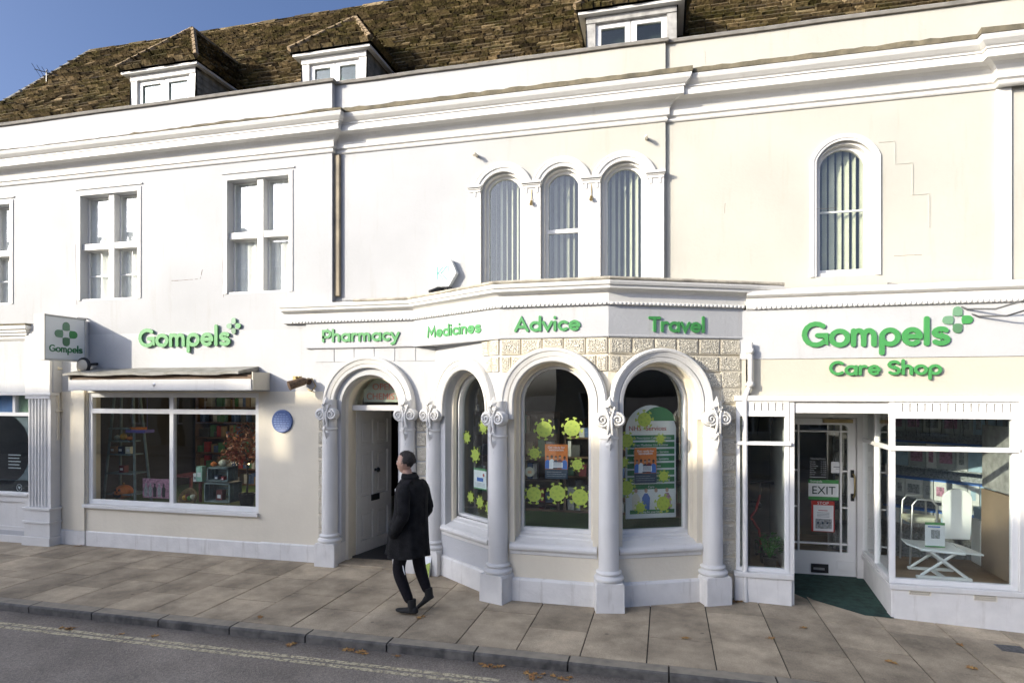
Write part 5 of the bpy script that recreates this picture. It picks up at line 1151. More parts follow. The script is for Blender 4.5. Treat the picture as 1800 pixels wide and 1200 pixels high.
mb = MB(FD, PAPER); mb.prism([(u0, z0), (u0, z1-.28)]+arch(u0, u1, z1-.28, z1, 14)[1:-1]+[(u1, z1-.28), (u1, z0)], Pn-.01, Pn); services(mb, u0, u1, z0, z1, Pn); tag(mb.build('services_banner'), 'tall arched white and green banner listing services in the right bay window', 'banner')

# ================================================================== PHARMACY SHELVES
STOCKM = [mat('stock_'+n, c, .5, .1, 20) for n, c in (('white', (.45, .45, .43)), ('blue', (.07, .12, .25)), ('red', (.30, .04, .04)), ('tan', (.25, .18, .10)), ('green', (.07, .18, .09)), ('dark', (.05, .05, .05)))]
def shelf_unit(x0, x1, y, z0, z1, n, lab, m=WOOD, depth=.35, dens=.7, mats=STOCKM, grp=None, hmax=.8):
    t = thing('shelf_unit', ((x0+x1)/2, y, z0), lab, 'shelves', grp)
    mb = MB(m=m); mb.box(x0, x0+.03, y-depth, y, z0, z1); mb.box(x1-.03, x1, y-depth, y, z0, z1); mb.box(x0, x1, y-.02, y, z0, z1); mb.build('carcass', t)
    mb = MB(); 
    for i in range(n):
        z = z0+(z1-z0)*i/n; q = MB(m=m); q.box(x0+.03, x1-.03, y-depth, y-.02, z, z+.025); q.build('shelf_board', t); x = x0+.05; H = (z1-z0)/n
        while x < x1-.12:
            w_ = random.uniform(.04, .13)
            if random.random() < dens: mb.use(random.choice(mats)); h = random.uniform(.35, hmax)*H; yy = y-depth+random.uniform(.02, .1); mb.box(x, x+w_, yy, yy+.12, z+.026, z+.026+h)
            x += w_+.008
    mb.build('stock', t, kind='stuff')
    return t
shelf_unit(-3.0, -1.6, 9.9, .02, 2.2, 6, 'dark shelves of medicines seen through the left bay window')
shelf_unit(-1.5, -.2, 9.7, .02, 2.1, 7, 'dark shelves of medicines seen through the front bay window')
shelf_unit(-.1, .8, 10.6, .02, 2.1, 6, 'dark shelves of medicines seen behind the services banner')
shelf_unit(-4.3, -3.35, 11.6, .02, 2.0, 6, 'dark shelves at the end of the entrance passage')
# ================================================================== GIFT SHOP DISPLAY
zf = .60
shelf_unit(-9.6, -7.55, 11.4, zf, 2.5, 6, 'dark gift shelves at the back left of the gift shop', WOOD, dens=.8)
shelf_unit(-7.4, -5.2, 11.2, zf, 2.5, 6, 'dark gift shelves at the back right of the gift shop', WOOD, dens=.8)
FG = FY(9.0)
def gpos(px, py, Y, yplane=True): u, z = on(FY(Y), px, py); return u, z
a0, _ = gpos(198, 800, 8.9); a1, _ = gpos(247, 800, 8.9)
t = thing('ladder_shelf', ((a0+a1)/2, 8.9, zf), 'grey ladder shelf with squashes and small gifts, left side of the gift shop window', 'shelf')
LZ = [gpos(222, py, 8.9)[1] for py in (866, 830, 797, 774, 752)]
for xx, s in ((a0, 1), (a1, -1)):
    for dy in (0, .34):
        mb = MB(m=SAGE); mb.tube([(xx-s*.04, 8.75+dy, zf), (xx+s*.10, 8.85+dy*.4, 2.5)], .022, 6); mb.build('leg', t)
for i, z in enumerate(LZ): mb = MB(m=SAGE); k = .012+(z-zf)*.05; mb.box(a0+k, a1-k, 8.74, 9.12-.05*i, z-.012, z+.008); mb.build('shelf_board', t)
def pumpkin(x, y, z, r, m, lab, face=False, sq=.78, cat='pumpkin'):
    t = thing('pumpkin', (x, y, z), lab, cat); mb = MB(m=m); vs = []; fs = []; nU, nV = 32, 12; mb.smooth = True
    for j in range(nV+1):
        ph = -math.pi/2+math.pi*j/nV
        for i in range(nU):
            a = 2*math.pi*i/nU; rr_ = r*(1-.10*abs(math.cos(4*a)))*math.cos(ph); vs.append((x+rr_*math.cos(a), y+rr_*math.sin(a), z+r*sq+r*sq*math.sin(ph)*(1-.12*math.cos(ph)**8)))
    for j in range(nV):
        for i in range(nU): fs.append((j*nU+i, j*nU+(i+1) % nU, (j+1)*nU+(i+1) % nU, (j+1)*nU+i))
    mb.add(vs, fs); mb.build('flesh', t); mb = MB(m=LEAFB); mb.tube([(x, y, z+2*r*sq-.01), (x+.01, y-.01, z+2*r*sq+r*.25)], [r*.14, r*.09], 6); mb.build('stalk', t)
    if face:
        mb = MB(FY(y), BLACK); zc = z+r*sq
        for pl in ([(-.42, .2), (-.15, .2), (-.28, .45)], [(.15, .2), (.42, .2), (.28, .45)], [(-.07, -.02), (.07, -.02), (0, .14)], [(-.55, -.12), (-.25, -.25), (-.1, -.22), (0, -.3), (.1, -.22), (.25, -.25), (.55, -.12), (.35, -.5), (0, -.6), (-.35, -.5)]): mb.prism([(x+a*r, zc+b*r) for a, b in pl], r*.80, r*.97)
        mb.build('painted_face', t)
xq = lambda px, Y: gpos(px, 800, Y)[0]
pumpkin(xq(222, 8.9), 8.85, LZ[0]+.008 if False else zf+.06, .155, ORANGE, 'orange pumpkin with a painted grinning face on the ladder shelf', True)
pumpkin(xq(208, 8.9), 8.88, LZ[3]+.01, .055, PALEP, 'pale green squash on the ladder shelf beside a yellow gourd'); pumpkin(xq(219, 8.9), 8.88, LZ[3]+.01, .06, YELL, 'yellow gourd on the ladder shelf', sq=1.0, cat='gourd'); pumpkin(xq(232, 8.9), 8.88, LZ[3]+.01, .07, ORANGE, 'small orange pumpkin on the ladder shelf', sq=.5)
for px, k, m, lab in ((206, 2, CARD, 'tan gift box on the ladder shelf, left of a black box'), (220, 2, NAVY, 'black gift box in the middle of the ladder shelf'), (233, 2, PALEP, 'pale gift box on the ladder shelf, right of a black box'), (222, 1, DRED, 'dark red gift box on the lower ladder shelf')):
    x = xq(px, 8.9); mb = MB(m=m); mb.box(x-.05, x+.05, 8.8, 8.9, LZ[k]+.01, LZ[k]+.13); mb.use(PAPER); mb.box(x-.03, x+.03, 8.797, 8.8, LZ[k]+.05, LZ[k]+.09); tag(mb.build('gift_box', bevel=.003), lab, 'box')
x, z = gpos(242, 757, 8.8); mb = MB(m=PURP); mb.box(x-.20, x+.20, 8.75, 8.95, z-.03, z+.02); mb.use(ORANGE); mb.box(x-.15, x+.1, 8.78, 8.9, z+.02, z+.06); mb.use(PURP); mb.tube([(x-.15, 8.85, z), (x-.15, 8.85, 2.7)], .004, 4); mb.tube([(x+.15, 8.85, z), (x+.15, 8.85, 2.7)], .004, 4); tag(mb.build('hanging_tray'), 'purple tray with orange items hanging high in the gift shop window', 'tray')
def hall(mb, a, b, c, d, n):
    mb.use(PINK); mb.box(a, b, n, n+.001, c, d); mb.use(GREYP); W = b-a; H = d-c
    for i in range(5):
        u = a+W*(.12+.17*i); mb.prism([(u-.03, c+.02), (u-.035, c+H*.5), (u-.01, c+H*.62), (u-.012, c+H*.75), (u+.02, c+H*.75), (u+.015, c+H*.6), (u+.04, c+H*.5), (u+.03, c+.02)], n+.001, n+.0018); mb.use(BLACK if i % 2 else GREYP)
poster(FY(8.75), 251, 297, 840, 876, 0, 'pink and grey printed card with dark figures at the bottom of the gift shop window', hall, 'printed_card')
for px, py, Y, lab in ((437, 693, 9.9, 'small warm lit spotlight high in the gift shop, upper right of the window'), (437, 813, 10.4, 'small warm lit lamp low behind the red tree in the gift shop')):
    x, z = gpos(px, py, Y); t = thing('spot_lamp', (x, Y, z), lab, 'lamp'); mb = MB(m=BLACK); mb.lathe((x, Y, z), [(.02, .10), (.035, .05), (.05, .0)], 12); mb.build('lamp_shade', t); mb = MB(m=mat('warm_lit_bulb', (1.0, .72, .36), .5, emit=9)); mb.lathe((x, Y, z), [(.01, -.03), (.03, -.015), (.03, .01), (.01, .02)], 12); mb.build('bulb', t)
    ld = bpy.data.lights.new('lamp_light', 'POINT'); ld.energy = 8; ld.color = (1, .78, .52); ld.shadow_soft_size = .08; lo = bpy.data.objects.new('lamp_light', ld); COL.objects.link(lo); lo.parent = t; lo.location = (-.1, -.25, .02)
# basket, crates, tree in pot
x, z = gpos(327, 866, 8.8); t = thing('wicker_basket', (x, 8.85, zf), 'round wicker basket lying tilted with yellow and red goods in it', 'basket')
WICK = mat('wicker', (.30, .20, .09), .8, .3, 40, .6, 90); MT = Matrix.Translation((x, 8.85, zf+.13)) @ Matrix.Rotation(R(60), 4, 'X')
mb = MB(m=WICK); mb.lathe((0, 0, 0), [(.10, -.10), (.15, -.03), (.17, .03), (.155, .04), (.13, -.02), (.08, -.08)], 24, M=MT); mb.build('bowl', t)
for i, m in enumerate((YELL, DRED, LEAFG, PALEP)): mb = MB(m=m); mb.lathe((-.07+.05*i, .02*(i % 2), -.04), [(.0, 0), (.04, .015), (.045, .04), (.03, .07), (.0, .08)], 12, M=MT); mb.build('filling', t)
def crate(px0, px1, py0, py1, Y, lab, dep=.32):
    u0, z1 = gpos(px0, py0, Y); u1, z0 = gpos(px1, py1, Y); t = thing('wooden_crate', ((u0+u1)/2, Y+dep/2, z0), lab, 'crate')
    for a, b, c, d in ((u0, u1, z0, z0+.02), (u0, u1, z1-.02, z1), (u0, u0+.02, z0, z1), (u1-.02, u1, z0, z1)):
        mb = MB(m=SAGE)
        for i in range(3): y = Y+dep*i/3; mb.box(a, b, y+.006, y+dep/3-.006, c, d)
        mb.build('slatted_side', t)
    mb = MB(m=SAGE)
    for i in range(4): z = z0+.02+(z1-z0-.04)*i/4; mb.box(u0+.02, u1-.02, Y+dep-.02, Y+dep-.005, z+.005, z+(z1-z0-.04)/4-.005)
    mb.build('crate_back', t); return u0, u1, z0, z1
c1 = crate(358, 403, 848, 884, 8.75, 'grey wooden crate on its side, lower of two stacked'); c1 = (c1[0], c1[1], c1[2], c1[3]); c2 = crate(363, 400, 821, 847, 8.78, 'grey wooden crate on its side, upper of two stacked', .26)
for (px, py, w_, h, m, lab, Y) in ((385, 881, .11, .19, DRED, 'dark red gift box inside the lower crate', 8.85), (380, 844, .07, .09, NAVY, 'small dark jar box inside the upper crate', 8.85), (391, 844, .05, .06, RED, 'small red pot inside the upper crate', 8.85), (350, 846, .12, .26, MINT, 'mint and brown box left of the crates', 9.0), (343, 846, .08, .14, PAPER, 'white mug on the low table behind the basket', 9.1)):
    x, z = gpos(px, py, Y); mb = MB(m=m); mb.box(x-w_/2, x+w_/2, Y, Y+.1, z, z+h); mb.use(PAPER if m is not PAPER else GREYP); mb.box(x-w_*.3, x+w_*.3, Y-.003, Y, z+h*.3, z+h*.6); tag(mb.build('gift_box', bevel=.004), lab, 'box')
x, z = gpos(372, 820, 8.85); pumpkin(x, 8.9, z, .05, ORANGE, 'small orange pumpkin on top of the stacked crates'); x, z = gpos(389, 820, 8.85); pumpkin(x, 8.9, z, .075, PALEP, 'pale pumpkin on top of the stacked crates')
u0, _ = gpos(310, 850, 9.25); u1, _ = gpos(360, 850, 9.25); t = thing('low_table', (u0, 9.3, zf), 'dark red low table behind the basket', 'table'); mb = MB(m=DRED); mb.box(u0, u1, 9.15, 9.6, 1.02, 1.05); mb.build('table_top', t)
for i, (a, b) in enumerate(((u0+.03, 9.18), (u1-.03, 9.18), (u0+.03, 9.56), (u1-.03, 9.56))): mb = MB(m=DRED); mb.box(a-.02, a+.02, b-.02, b+.02, zf, 1.02); mb.build('leg', t)
def leafblob(mb, c, rad, n, size, flat=.5, seed=1):
    rnd = random.Random(seed)
    for _ in range(n):
        while True:
            p = Vector((rnd.uniform(-1, 1), rnd.uniform(-1, 1), rnd.uniform(-1, 1)))
            if .25 < p.length < 1: break
        P = Vector(c)+Vector((p.x*rad[0], p.y*rad[1], p.z*rad[2])); d = Vector((rnd.uniform(-1, 1), rnd.uniform(-1, 1), rnd.uniform(-.6, .8))).normalized(); e = d.cross(Vector((rnd.uniform(-1, 1), rnd.uniform(-1, 1), rnd.uniform(-1, 1)))).normalized(); s = size*rnd.uniform(.6, 1.3)
        mb.add([P-d*s, P-e*s*.42+d*.1*s, P+d*s, P+e*s*.42+d*.1*s], [(0, 1, 2, 3)])
x, z = gpos(434, 792, 9.0); t = thing('small_tree', (x, 9.0, zf), 'small red leaved tree in a dark pot at the right of the gift shop window', 'plant')
mb = MB(m=LEAFR); leafblob(mb, (x-.02, 9.0, z+.12), (.36, .3, .36), 520, .045, seed=3); leafblob(mb, (x-.3, 9.0, z-.08), (.22, .2, .12), 130, .04, seed=4); mb.build('foliage', t, recalc=False)
mb = MB(m=BARK); mb.tube([(x, 9, zf+.2), (x+.02, 9, 1.1), (x-.03, 9, z)], [.02, .015, .01], 6)
for i in range(7): a = i*1.1; mb.tube([(x, 9, z-.2+.04*i), (x+.25*math.cos(a), 9+.2*math.sin(a), z+.05*i)], [.009, .004], 5)
mb.build('trunk', t); mb = MB(m=BLACK); mb.lathe((x, 9.0, zf), [(.10, 0), (.13, .2), (.14, .22), (.12, .22), (.11, .18)], 20); mb.build('pot', t)
mb = MB(m=mat('straw', (.40, .30, .13), .8)); 
for i in range(90): a = random.uniform(0, 6.3); r_ = random.uniform(0, .18); P = Vector((x-.30+r_*math.cos(a)*1.7, 8.72+r_*.5*math.sin(a), zf+.01+random.uniform(0, .04))); b = random.uniform(0, 6.3); mb.tube([P, P+Vector((.12*math.cos(b), .08*math.sin(b), .01))], .002, 3, caps=False)
tag(mb.build('straw', kind='stuff'), 'loose straw scattered in front of the crates', 'straw')

# ================================================================== CARE SHOP CONTENTS
def door_card(px0, px1, py0, py1, lab, draw, nm):
    n = .004-.024+.0; u0, z1 = on(FDr, px0, py0, -.024); u1, z0 = on(FDr, px1, py1, -.024); mb = MB(FDr, PAPER); mb.box(u0, u1, -.0235, -.0215, z0, z1); draw(mb, u0, u1, z0, z1, -.0215); return tag(mb.build(nm), lab, 'sign')
def d_exit(mb, a, b, c, d, n):
    H = d-c; mb.use(GREEN); mb.box(a, b, n, n+.001, c+H*.82, d); mb.box(a, b, n, n+.001, c, c+H*.16); mb.use(mat('exit_letters', (.02, .05, .04), .5)); mb.text('EXIT', H*.56, FDr, (a+b)/2, c+H*.29, n+.003, sx=.96, ext=.001); mb.use(PAPER); mb.text('Gompels', H*.16, FDr, a+(b-a)*.25, c+H*.87, n+.003)
door_card(1421, 1474, 842, 879, 'white sign with green bands reading EXIT on the care shop door', d_exit, 'exit_sign')
def d_stop(mb, a, b, c, d, n):
    W, H = b-a, d-c; mb.use(RED); mb.box(a, b, n, n+.0006, c, d); mb.use(PAPER); mb.box(a+W*.09, b-W*.05, n, n+.0014, c+H*.02, c+H*.86); mb.text('STOP', H*.13, FDr, (a+b)/2, c+H*.885, n+.003, sx=1.1); mb.use(GREYP); mb.box(a+W*.18, b-W*.12, n, n+.002, c+H*.10, c+H*.42); mb.use(RED); mb.box(a+W*.3, b-W*.3, n, n+.002, c+H*.68, c+H*.70)
    mb.use(NAVY)
    for i in range(3): mb.box(a+W*(.25+.2*i), a+W*(.33+.2*i), n, n+.0026, c+H*.26, c+H*.32)
    for i in range(4): mb.box(a+W*.25, b-W*.22, n, n+.002, c+H*(.48+.045*i), c+H*(.49+.045*i))
door_card(1426, 1467, 879, 935, 'red bordered paper notice headed STOP below the exit sign', d_stop, 'stop_notice')
def d_small(mb, a, b, c, d, n): mb.use(GREYP); mb.box(a+(b-a)*.2, b-(b-a)*.15, n, n+.001, c+(d-c)*.50, c+(d-c)*.58); mb.box(a+(b-a)*.4, b-(b-a)*.3, n, n+.001, c+(d-c)*.35, c+(d-c)*.4)
door_card(1461, 1481, 811, 831, 'small white paper notice at the upper right of the care shop door glass', d_small, 'paper_notice')
u0, z1 = on(FDr, 1424, 803); u1, z0 = on(FDr, 1453, 838); mb = MB(FDr, PAPER)
mb.text('Opening Hours', .030, FDr, (u0+u1)/2, z1-.03, -.020, ext=.0006); dd = ['Monday', 'Tuesday', 'Wednesday', 'Thursday', 'Friday', 'Saturday', 'Sunday']
for i in range(7): mb.text(dd[i], .022, FDr, u0, z1-.07-.029*i, -.020, 'LEFT', ext=.0006); mb.text('9 - 5.30' if i < 6 else 'Closed', .022, FDr, u1, z1-.07-.029*i, -.020, 'RIGHT', ext=.0006)
mb.box(u0, u1, -.0225, -.0215, z0-.01, z0-.003); tag(mb.build('opening_hours'), 'white lettered opening hours on the care shop door glass', 'sign')
# potted plant and knee walker behind the narrow window
x, z = on(FY(8.3), 1353, 996); t = thing('potted_plant', (x, 8.3, .30), 'bright green plant in a small black pot behind the narrow care shop window', 'plant')
mb = MB(m=BLACK); mb.lathe((x, 8.3, .30), [(.06, 0), (.085, .14), (.09, .15), (.075, .15), (.07, .12)], 18); mb.build('pot', t)
mb = MB(m=LEAFG); rnd = random.Random(5)
for k in range(95):
    a = rnd.uniform(0, 6.28); r_ = rnd.uniform(.04, .17); zz = .30+.20+rnd.uniform(0, .24); P = Vector((x+r_*math.cos(a), 8.3+r_*.7*math.sin(a), zz)); d = Vector((math.cos(a), math.sin(a), rnd.uniform(-.3, .7))).normalized(); e = d.cross(Vector((0, 0, 1))).normalized(); s = rnd.uniform(.03, .055)
    mb.add([P-d*s*.8, P-e*s*.5, P+d*s*.6-e*s*.3, P+d*s, P+d*s*.6+e*s*.3, P+e*s*.5], [(0, 1, 2, 3, 4, 5)])
mb.build('leaves', t, recalc=False); mb = MB(m=LEAFG)
for k in range(12): a = k*.52; mb.tube([(x, 8.3, .43), (x+.05*math.cos(a), 8.3+.05*math.sin(a), .53), (x+.12*math.cos(a), 8.3+.09*math.sin(a), .62+.01*k)], .004, 5)
mb.build('stems', t)
x = on(FY(8.7), 1320, 900)[0]; t = thing('mobility_walker', (x, 8.7, .30), 'red framed black wheeled walker standing behind the narrow care shop window', 'walker')
mb = MB(m=RED); mb.tube([(x-.12, 8.6, .42), (x-.10, 8.65, .75), (x+.06, 8.7, .95), (x+.12, 8.75, 1.15)], .016); mb.tube([(x+.12, 8.6, .42), (x+.10, 8.7, .70), (x+.0, 8.7, .86)], .016); mb.tube([(x-.14, 8.62, .62), (x-.1, 8.62, .78)], .02); mb.build('frame', t)
for px_, yy in ((-.12, 8.55), (.12, 8.55), (.10, 8.95)):
    mb = MB(m=BLACK); mb.lathe((0, 0, 0), [(.06, -.02), (.10, -.018), (.11, 0), (.10, .018), (.06, .02)], 20, M=Matrix.Translation((x+px_, yy, .41)) @ Matrix.Rotation(R(90), 4, 'Y')); mb.build('wheel', t)
mb = MB(m=BLACK); mb.tube([(x+.12, 8.75, 1.15), (x+.14, 8.8, 1.32)], .014); mb.tube([(x-.08, 8.78, 1.30), (x+.14, 8.8, 1.32), (x+.30, 8.85, 1.30)], .018); mb.build('handlebar', t); mb = MB(m=BLACK); mb.box(x-.14, x+.14, 8.72, 8.95, .98, 1.04); mb.build('seat', t, bevel=.02)
# bath chair
x, _ = on(FY(8.55), 1668, 1000); zfl = .27; yb_ = 8.62
t = thing('bath_chair', (x, yb_, zfl), 'white bath lift chair with rounded backrest standing on crossed legs', 'chair')
def fz(py, Y, px=1668): return on(FY(Y), px, py)[1]
zs_ = fz(968, 8.5); xb0, _ = on(FY(8.95), 1655, 900); xb1, _ = on(FY(8.95), 1707, 900); zt_ = fz(858, 8.95)
mb = MB(FY(8.95), ENAMEL); xm = (xb0+xb1)/2; hw = (xb1-xb0)/2
mb.prism([(xm-hw*.86, zs_+.06), (xm-hw, zs_+.45)]+[(xm-hw*math.cos(R(a)), zt_-hw*.8+hw*.8*math.sin(R(a))) for a in range(0, 181, 15)]+[(xm+hw, zs_+.45), (xm+hw*.86, zs_+.06)], 0, .035); mb.build('backrest', t, bevel=.012)
xs0, _ = on(FY(8.5), 1600, 962); xs1, _ = on(FY(8.5), 1690, 965)
mb = MB(m=ENAMEL); mb.prism([(0, 0)], 0, 0) if False else mb.add([(xs0+.08, 8.42, zs_), (xs1, 8.38, zs_-.02), (xs1+.02, 8.9, zs_), (xs0+.12, 8.9, zs_), (xs0+.08, 8.42, zs_+.03), (xs1, 8.38, zs_+.01), (xs1+.02, 8.9, zs_+.03), (xs0+.12, 8.9, zs_+.03)], [(0, 1, 2, 3), (4, 5, 6, 7), (0, 1, 5, 4), (1, 2, 6, 5), (2, 3, 7, 6), (3, 0, 4, 7)]); mb.build('seat', t, bevel=.01)
for pl in ([(xs0-.04, 8.5, zs_+.05), (xs0+.08, 8.42, zs_+.02), (xs0+.12, 8.85, zs_+.02), (xs0, 8.8, zs_+.05)], [(xs1, 8.38, zs_), (xs1+.20, 8.42, zs_-.02), (xs1+.18, 8.75, zs_-.02), (xs1+.02, 8.85, zs_+.02)]):
    mb = MB(m=ENAMEL); mb.add([Vector(p) for p in pl]+[Vector(p)+Vector((0, 0, .018)) for p in pl], [(0, 1, 2, 3), (4, 5, 6, 7), (0, 1, 5, 4), (1, 2, 6, 5), (2, 3, 7, 6), (3, 0, 4, 7)]); mb.build('side_flap', t)
xc_ = (xs0+xs1)/2+.07
for yy in (8.45, 8.8):
    for s in (-1, 1): mb = MB(m=ENAMEL); mb.tube([(xc_-s*.24, yy+.012*s, zfl+.03), (xc_+s*.15, yy+.012*s, zs_)], .018, 8); mb.build('crossed_leg', t)
mb = MB(m=ENAMEL); mb.box(xc_-.30, xc_+.28, 8.40, 8.46, zfl+.002, zfl+.035); mb.box(xc_-.26, xc_+.24, 8.80, 8.86, zfl+.002, zfl+.035); mb.box(xc_-.03, xc_+.03, 8.46, 8.80, zfl+.004, zfl+.03); mb.build('foot_frame', t, bevel=.008)
def leaflet(mb, a, b, c, d, n): mb.use(GREEN); mb.box(a, b, n, n+.001, d-.03, d); mb.box(a, b, n, n+.001, c, c+.015); mb.use(GREYP); mb.box(a+(b-a)*.3, b-(b-a)*.25, n, n+.001, c+(d-c)*.35, c+(d-c)*.7); mb.use(BLUE); mb.box(a+.03, b-.05, n, n+.001, d-.06, d-.045)
poster(FY(8.5), 1626, 1661, 917, 962, .0, 'upright green edged leaflet stand on the bath chair seat', leaflet, 'leaflet')
# walking frame
x0, _ = on(FY(9.1), 1600, 900); x1, _ = on(FY(9.1), 1625, 900)
t = thing('walking_frame', ((x0+x1)/2, 9.2, zfl), 'chrome walking frame standing left of the bath chair', 'walker')
for k, yy in enumerate((9.05, 9.4)):
    mb = MB(m=STEEL); mb.tube([(x0-.02, yy, zfl), (x0+.01, yy, 1.05), (x0+.06, yy, 1.12), (x1+.06, yy, 1.12), (x1+.12, yy, 1.05), (x1+.14, yy, zfl)], .014); mb.build('side_frame', t)
mb = MB(m=STEEL); mb.tube([(x0, 9.05, .85), (x0, 9.4, .85)], .012); mb.tube([(x1+.12, 9.05, .85), (x1+.12, 9.4, .85)], .012); mb.build('cross_bar', t); mb = MB(m=PALEP); mb.box(x0-.02, x1+.2, 9.1, 9.4, .80, .88); mb.build('padded_seat', t, bevel=.03)
PB = [mat('pack_'+n, c, .5, .08, 20) for n, c in (('white', (.62, .63, .62)), ('pale_blue', (.35, .48, .58)), ('grey', (.38, .40, .40)), ('cream', (.5, .46, .36)))]
shelf_unit(2.6, 6.7, 11.2, .0, 2.6, 6, 'pale shelves of white boxed goods at the back of the care shop', GREYP, dens=.85, mats=PB, hmax=.9)
# angled side display with blue edged packs
t = thing('display_stand', (4.4, 10.0, 0), 'tall display with rows of blue topped packs along the care shop right wall', 'shelves'); 
mb = MB(m=GREYP); mb.add([(3.3, 10.6, .0), (4.9, 9.0, .0), (4.95, 9.05, .0), (3.35, 10.65, .0), (3.3, 10.6, 2.3), (4.9, 9.0, 2.3), (4.95, 9.05, 2.3), (3.35, 10.65, 2.3)], [(0, 1, 5, 4), (2, 3, 7, 6), (4, 5, 6, 7), (1, 2, 6, 5), (0, 3, 7, 4)]); mb.build('back_panel', t)
Fd_ = FR((3.3, 10.6), (4.9, 9.0)); k = 0
for z, h in ((1.95, .28), (1.45, .34), (1.0, .26), (.6, .22)):
    q = MB(Fd_, GREYP); q.box(0, 2.2, 0, .26, z-.03, z-.01); q.build('shelf_board', t); u = .05
    while u < 2.1:
        w_ = random.choice((.14, .18, .24)); mb = MB(Fd_, random.choice(PB[:3])); mb.box(u, u+w_-.01, .03, .22, z-.01, z-.01+h); mb.use(BLUE); mb.box(u, u+w_-.01, .028, .222, z-.01+h, z+h+.008); mb.use(random.choice([PINK, GREYP, PB[1]])); mb.box(u+.03, u+w_-.05, .22, .222, z+h*.2, z+h*.7); mb.build('pack', t); u += w_
mb = MB(m=mat('brown_panel', (.25, .18, .12), .7)); mb.box(3.86, 3.90, 8.3, 9.0, .3, 1.3); mb.use(WPOLE); mb.box(3.87, 3.90, 8.25, 9.0, 1.32, 2.1); tag(mb.build('screen_panel'), 'brown and grey screen panel at the right end of the care shop window', 'panel')
x, z = on(FY(9.3), 1735, 985); t = thing('white_bin', (x, 9.3, .27), 'white square pedestal bin behind the bath chair', 'bin'); mb = MB(m=ENAMEL); mb.box(x-.12, x+.12, 9.2, 9.45, .27, .85); mb.build('body', t, bevel=.01); mb = MB(m=PB[1]); mb.box(x-.10, x+.10, 9.22, 9.42, .86, 1.0); mb.build('top_box', t)
for i, px in enumerate((1600, 1632, 1665, 1690, 1720, 1752)):
    u, _ = on(FY(9.0), px, 760); mb = MB(m=BLACK); mb.tube([(u, 9.0, 2.85), (u+random.uniform(-.15, .12), 9.0, 1.95)], .005, 5)
    tag(mb.build('hanging_wire'), 'thin dark wire hanging behind the upper light of the wide care shop window', 'wire', 'wires hanging behind the wide care shop window')
for i, px in enumerate((1325, 1348, 1372)):
    u, _ = on(FY(8.6), px, 760); mb = MB(m=BLACK); mb.tube([(u, 8.6, 2.85), (u-.12, 8.6, 1.95)], .005, 5)
    tag(mb.build('hanging_wire'), 'thin dark wire hanging behind the upper light of the narrow care shop window', 'wire', 'wires hanging behind the narrow care shop window')

# ================================================================== LEAVES, COVER, BAG
LV = [(108, 1103), (118, 1105), (124, 1106), (127, 1103), (215, 1113), (272, 1117), (515, 1131), (508, 1133), (607, 1141), (618, 1142), (630, 1146), (636, 1144), (641, 1148), (845, 1166), (855, 1170), (862, 1168), (870, 1172), (880, 1170), (925, 1182), (934, 1187), (940, 1183), (948, 1190), (955, 1184), (935, 1192), (985, 1192), (995, 1194), (1002, 1190), (457, 1085), (142, 959), (150, 958), (135, 960), (736, 1086), (744, 1084), (1412, 1102), (1356, 1122), (1204, 1122), (1714, 1162), (1705, 1160), (1563, 1156), (1572, 1158), (1290, 1057), (1296, 1058), (1300, 1057), (1545, 1060), (1288, 1058), (1688, 1120), (972, 1187), (700, 1152)]
def leaf_shape(s, rnd):
    pts = []
    for i in range(14):
        a = 2*math.pi*i/14; r_ = s*(1.0 if i % 2 else .5)*rnd.uniform(.8, 1.1); pts.append((r_*math.cos(a), r_*.8*math.sin(a), rnd.uniform(0, .016)))
    return pts
rnd = random.Random(11)
for i, (px, py) in enumerate(LV):
    y0 = gnd(px, py)[1]; onroad = y0 < 5.7; x, y = gnd(px, py, -.08) if onroad else gnd(px, py, 0); zz = -.083 if onroad else max(-.216, gz(x, y))+.004
    pts = leaf_shape(rnd.uniform(.035, .06), rnd); mb = MB(m=LEAFB); ang = rnd.uniform(0, 6.3); M_ = Matrix.Translation((x, y, zz)) @ Matrix.Rotation(ang, 4, 'Z')
    mb.add([M_ @ Vector((0, 0, .004))]+[M_ @ Vector(p) for p in pts], [(0, 1+k, 1+(k+1) % 14) for k in range(14)]); mb.tube([M_ @ Vector((0, 0, .004)), M_ @ Vector((.07, .01, .006))], .0015, 4)
    tag(mb.build('fallen_leaf', recalc=False), 'dry curled brown leaf fallen in the gutter beside the kerb' if onroad else 'dry brown leaf fallen on the paving slabs', 'leaf', 'leaves fallen in the gutter' if onroad else 'leaves fallen on the pavement')
pp = [gnd(*p, -.1) for p in ((1755, 1132), (1788, 1133), (1800, 1146), (1768, 1149))]; xa = sum(p[0] for p in pp)/4; ya = sum(p[1] for p in pp)/4
mb = MB(m=mat('grey_iron', (.13, .13, .13), .6, .2, 30, metal=.3)); zc = gz(xa, ya); mb.box(xa-.12, xa+.12, ya-.09, ya+.09, zc-.02, zc+.006)
for i in range(5):
    for j in range(4): mb.box(xa-.105+.044*i, xa-.075+.044*i, ya-.075+.04*j, ya-.05+.04*j, zc+.006, zc+.009)
tag(mb.build('utility_cover', bevel=.002), 'small grey iron utility cover set in the paving at the right edge', 'cover')
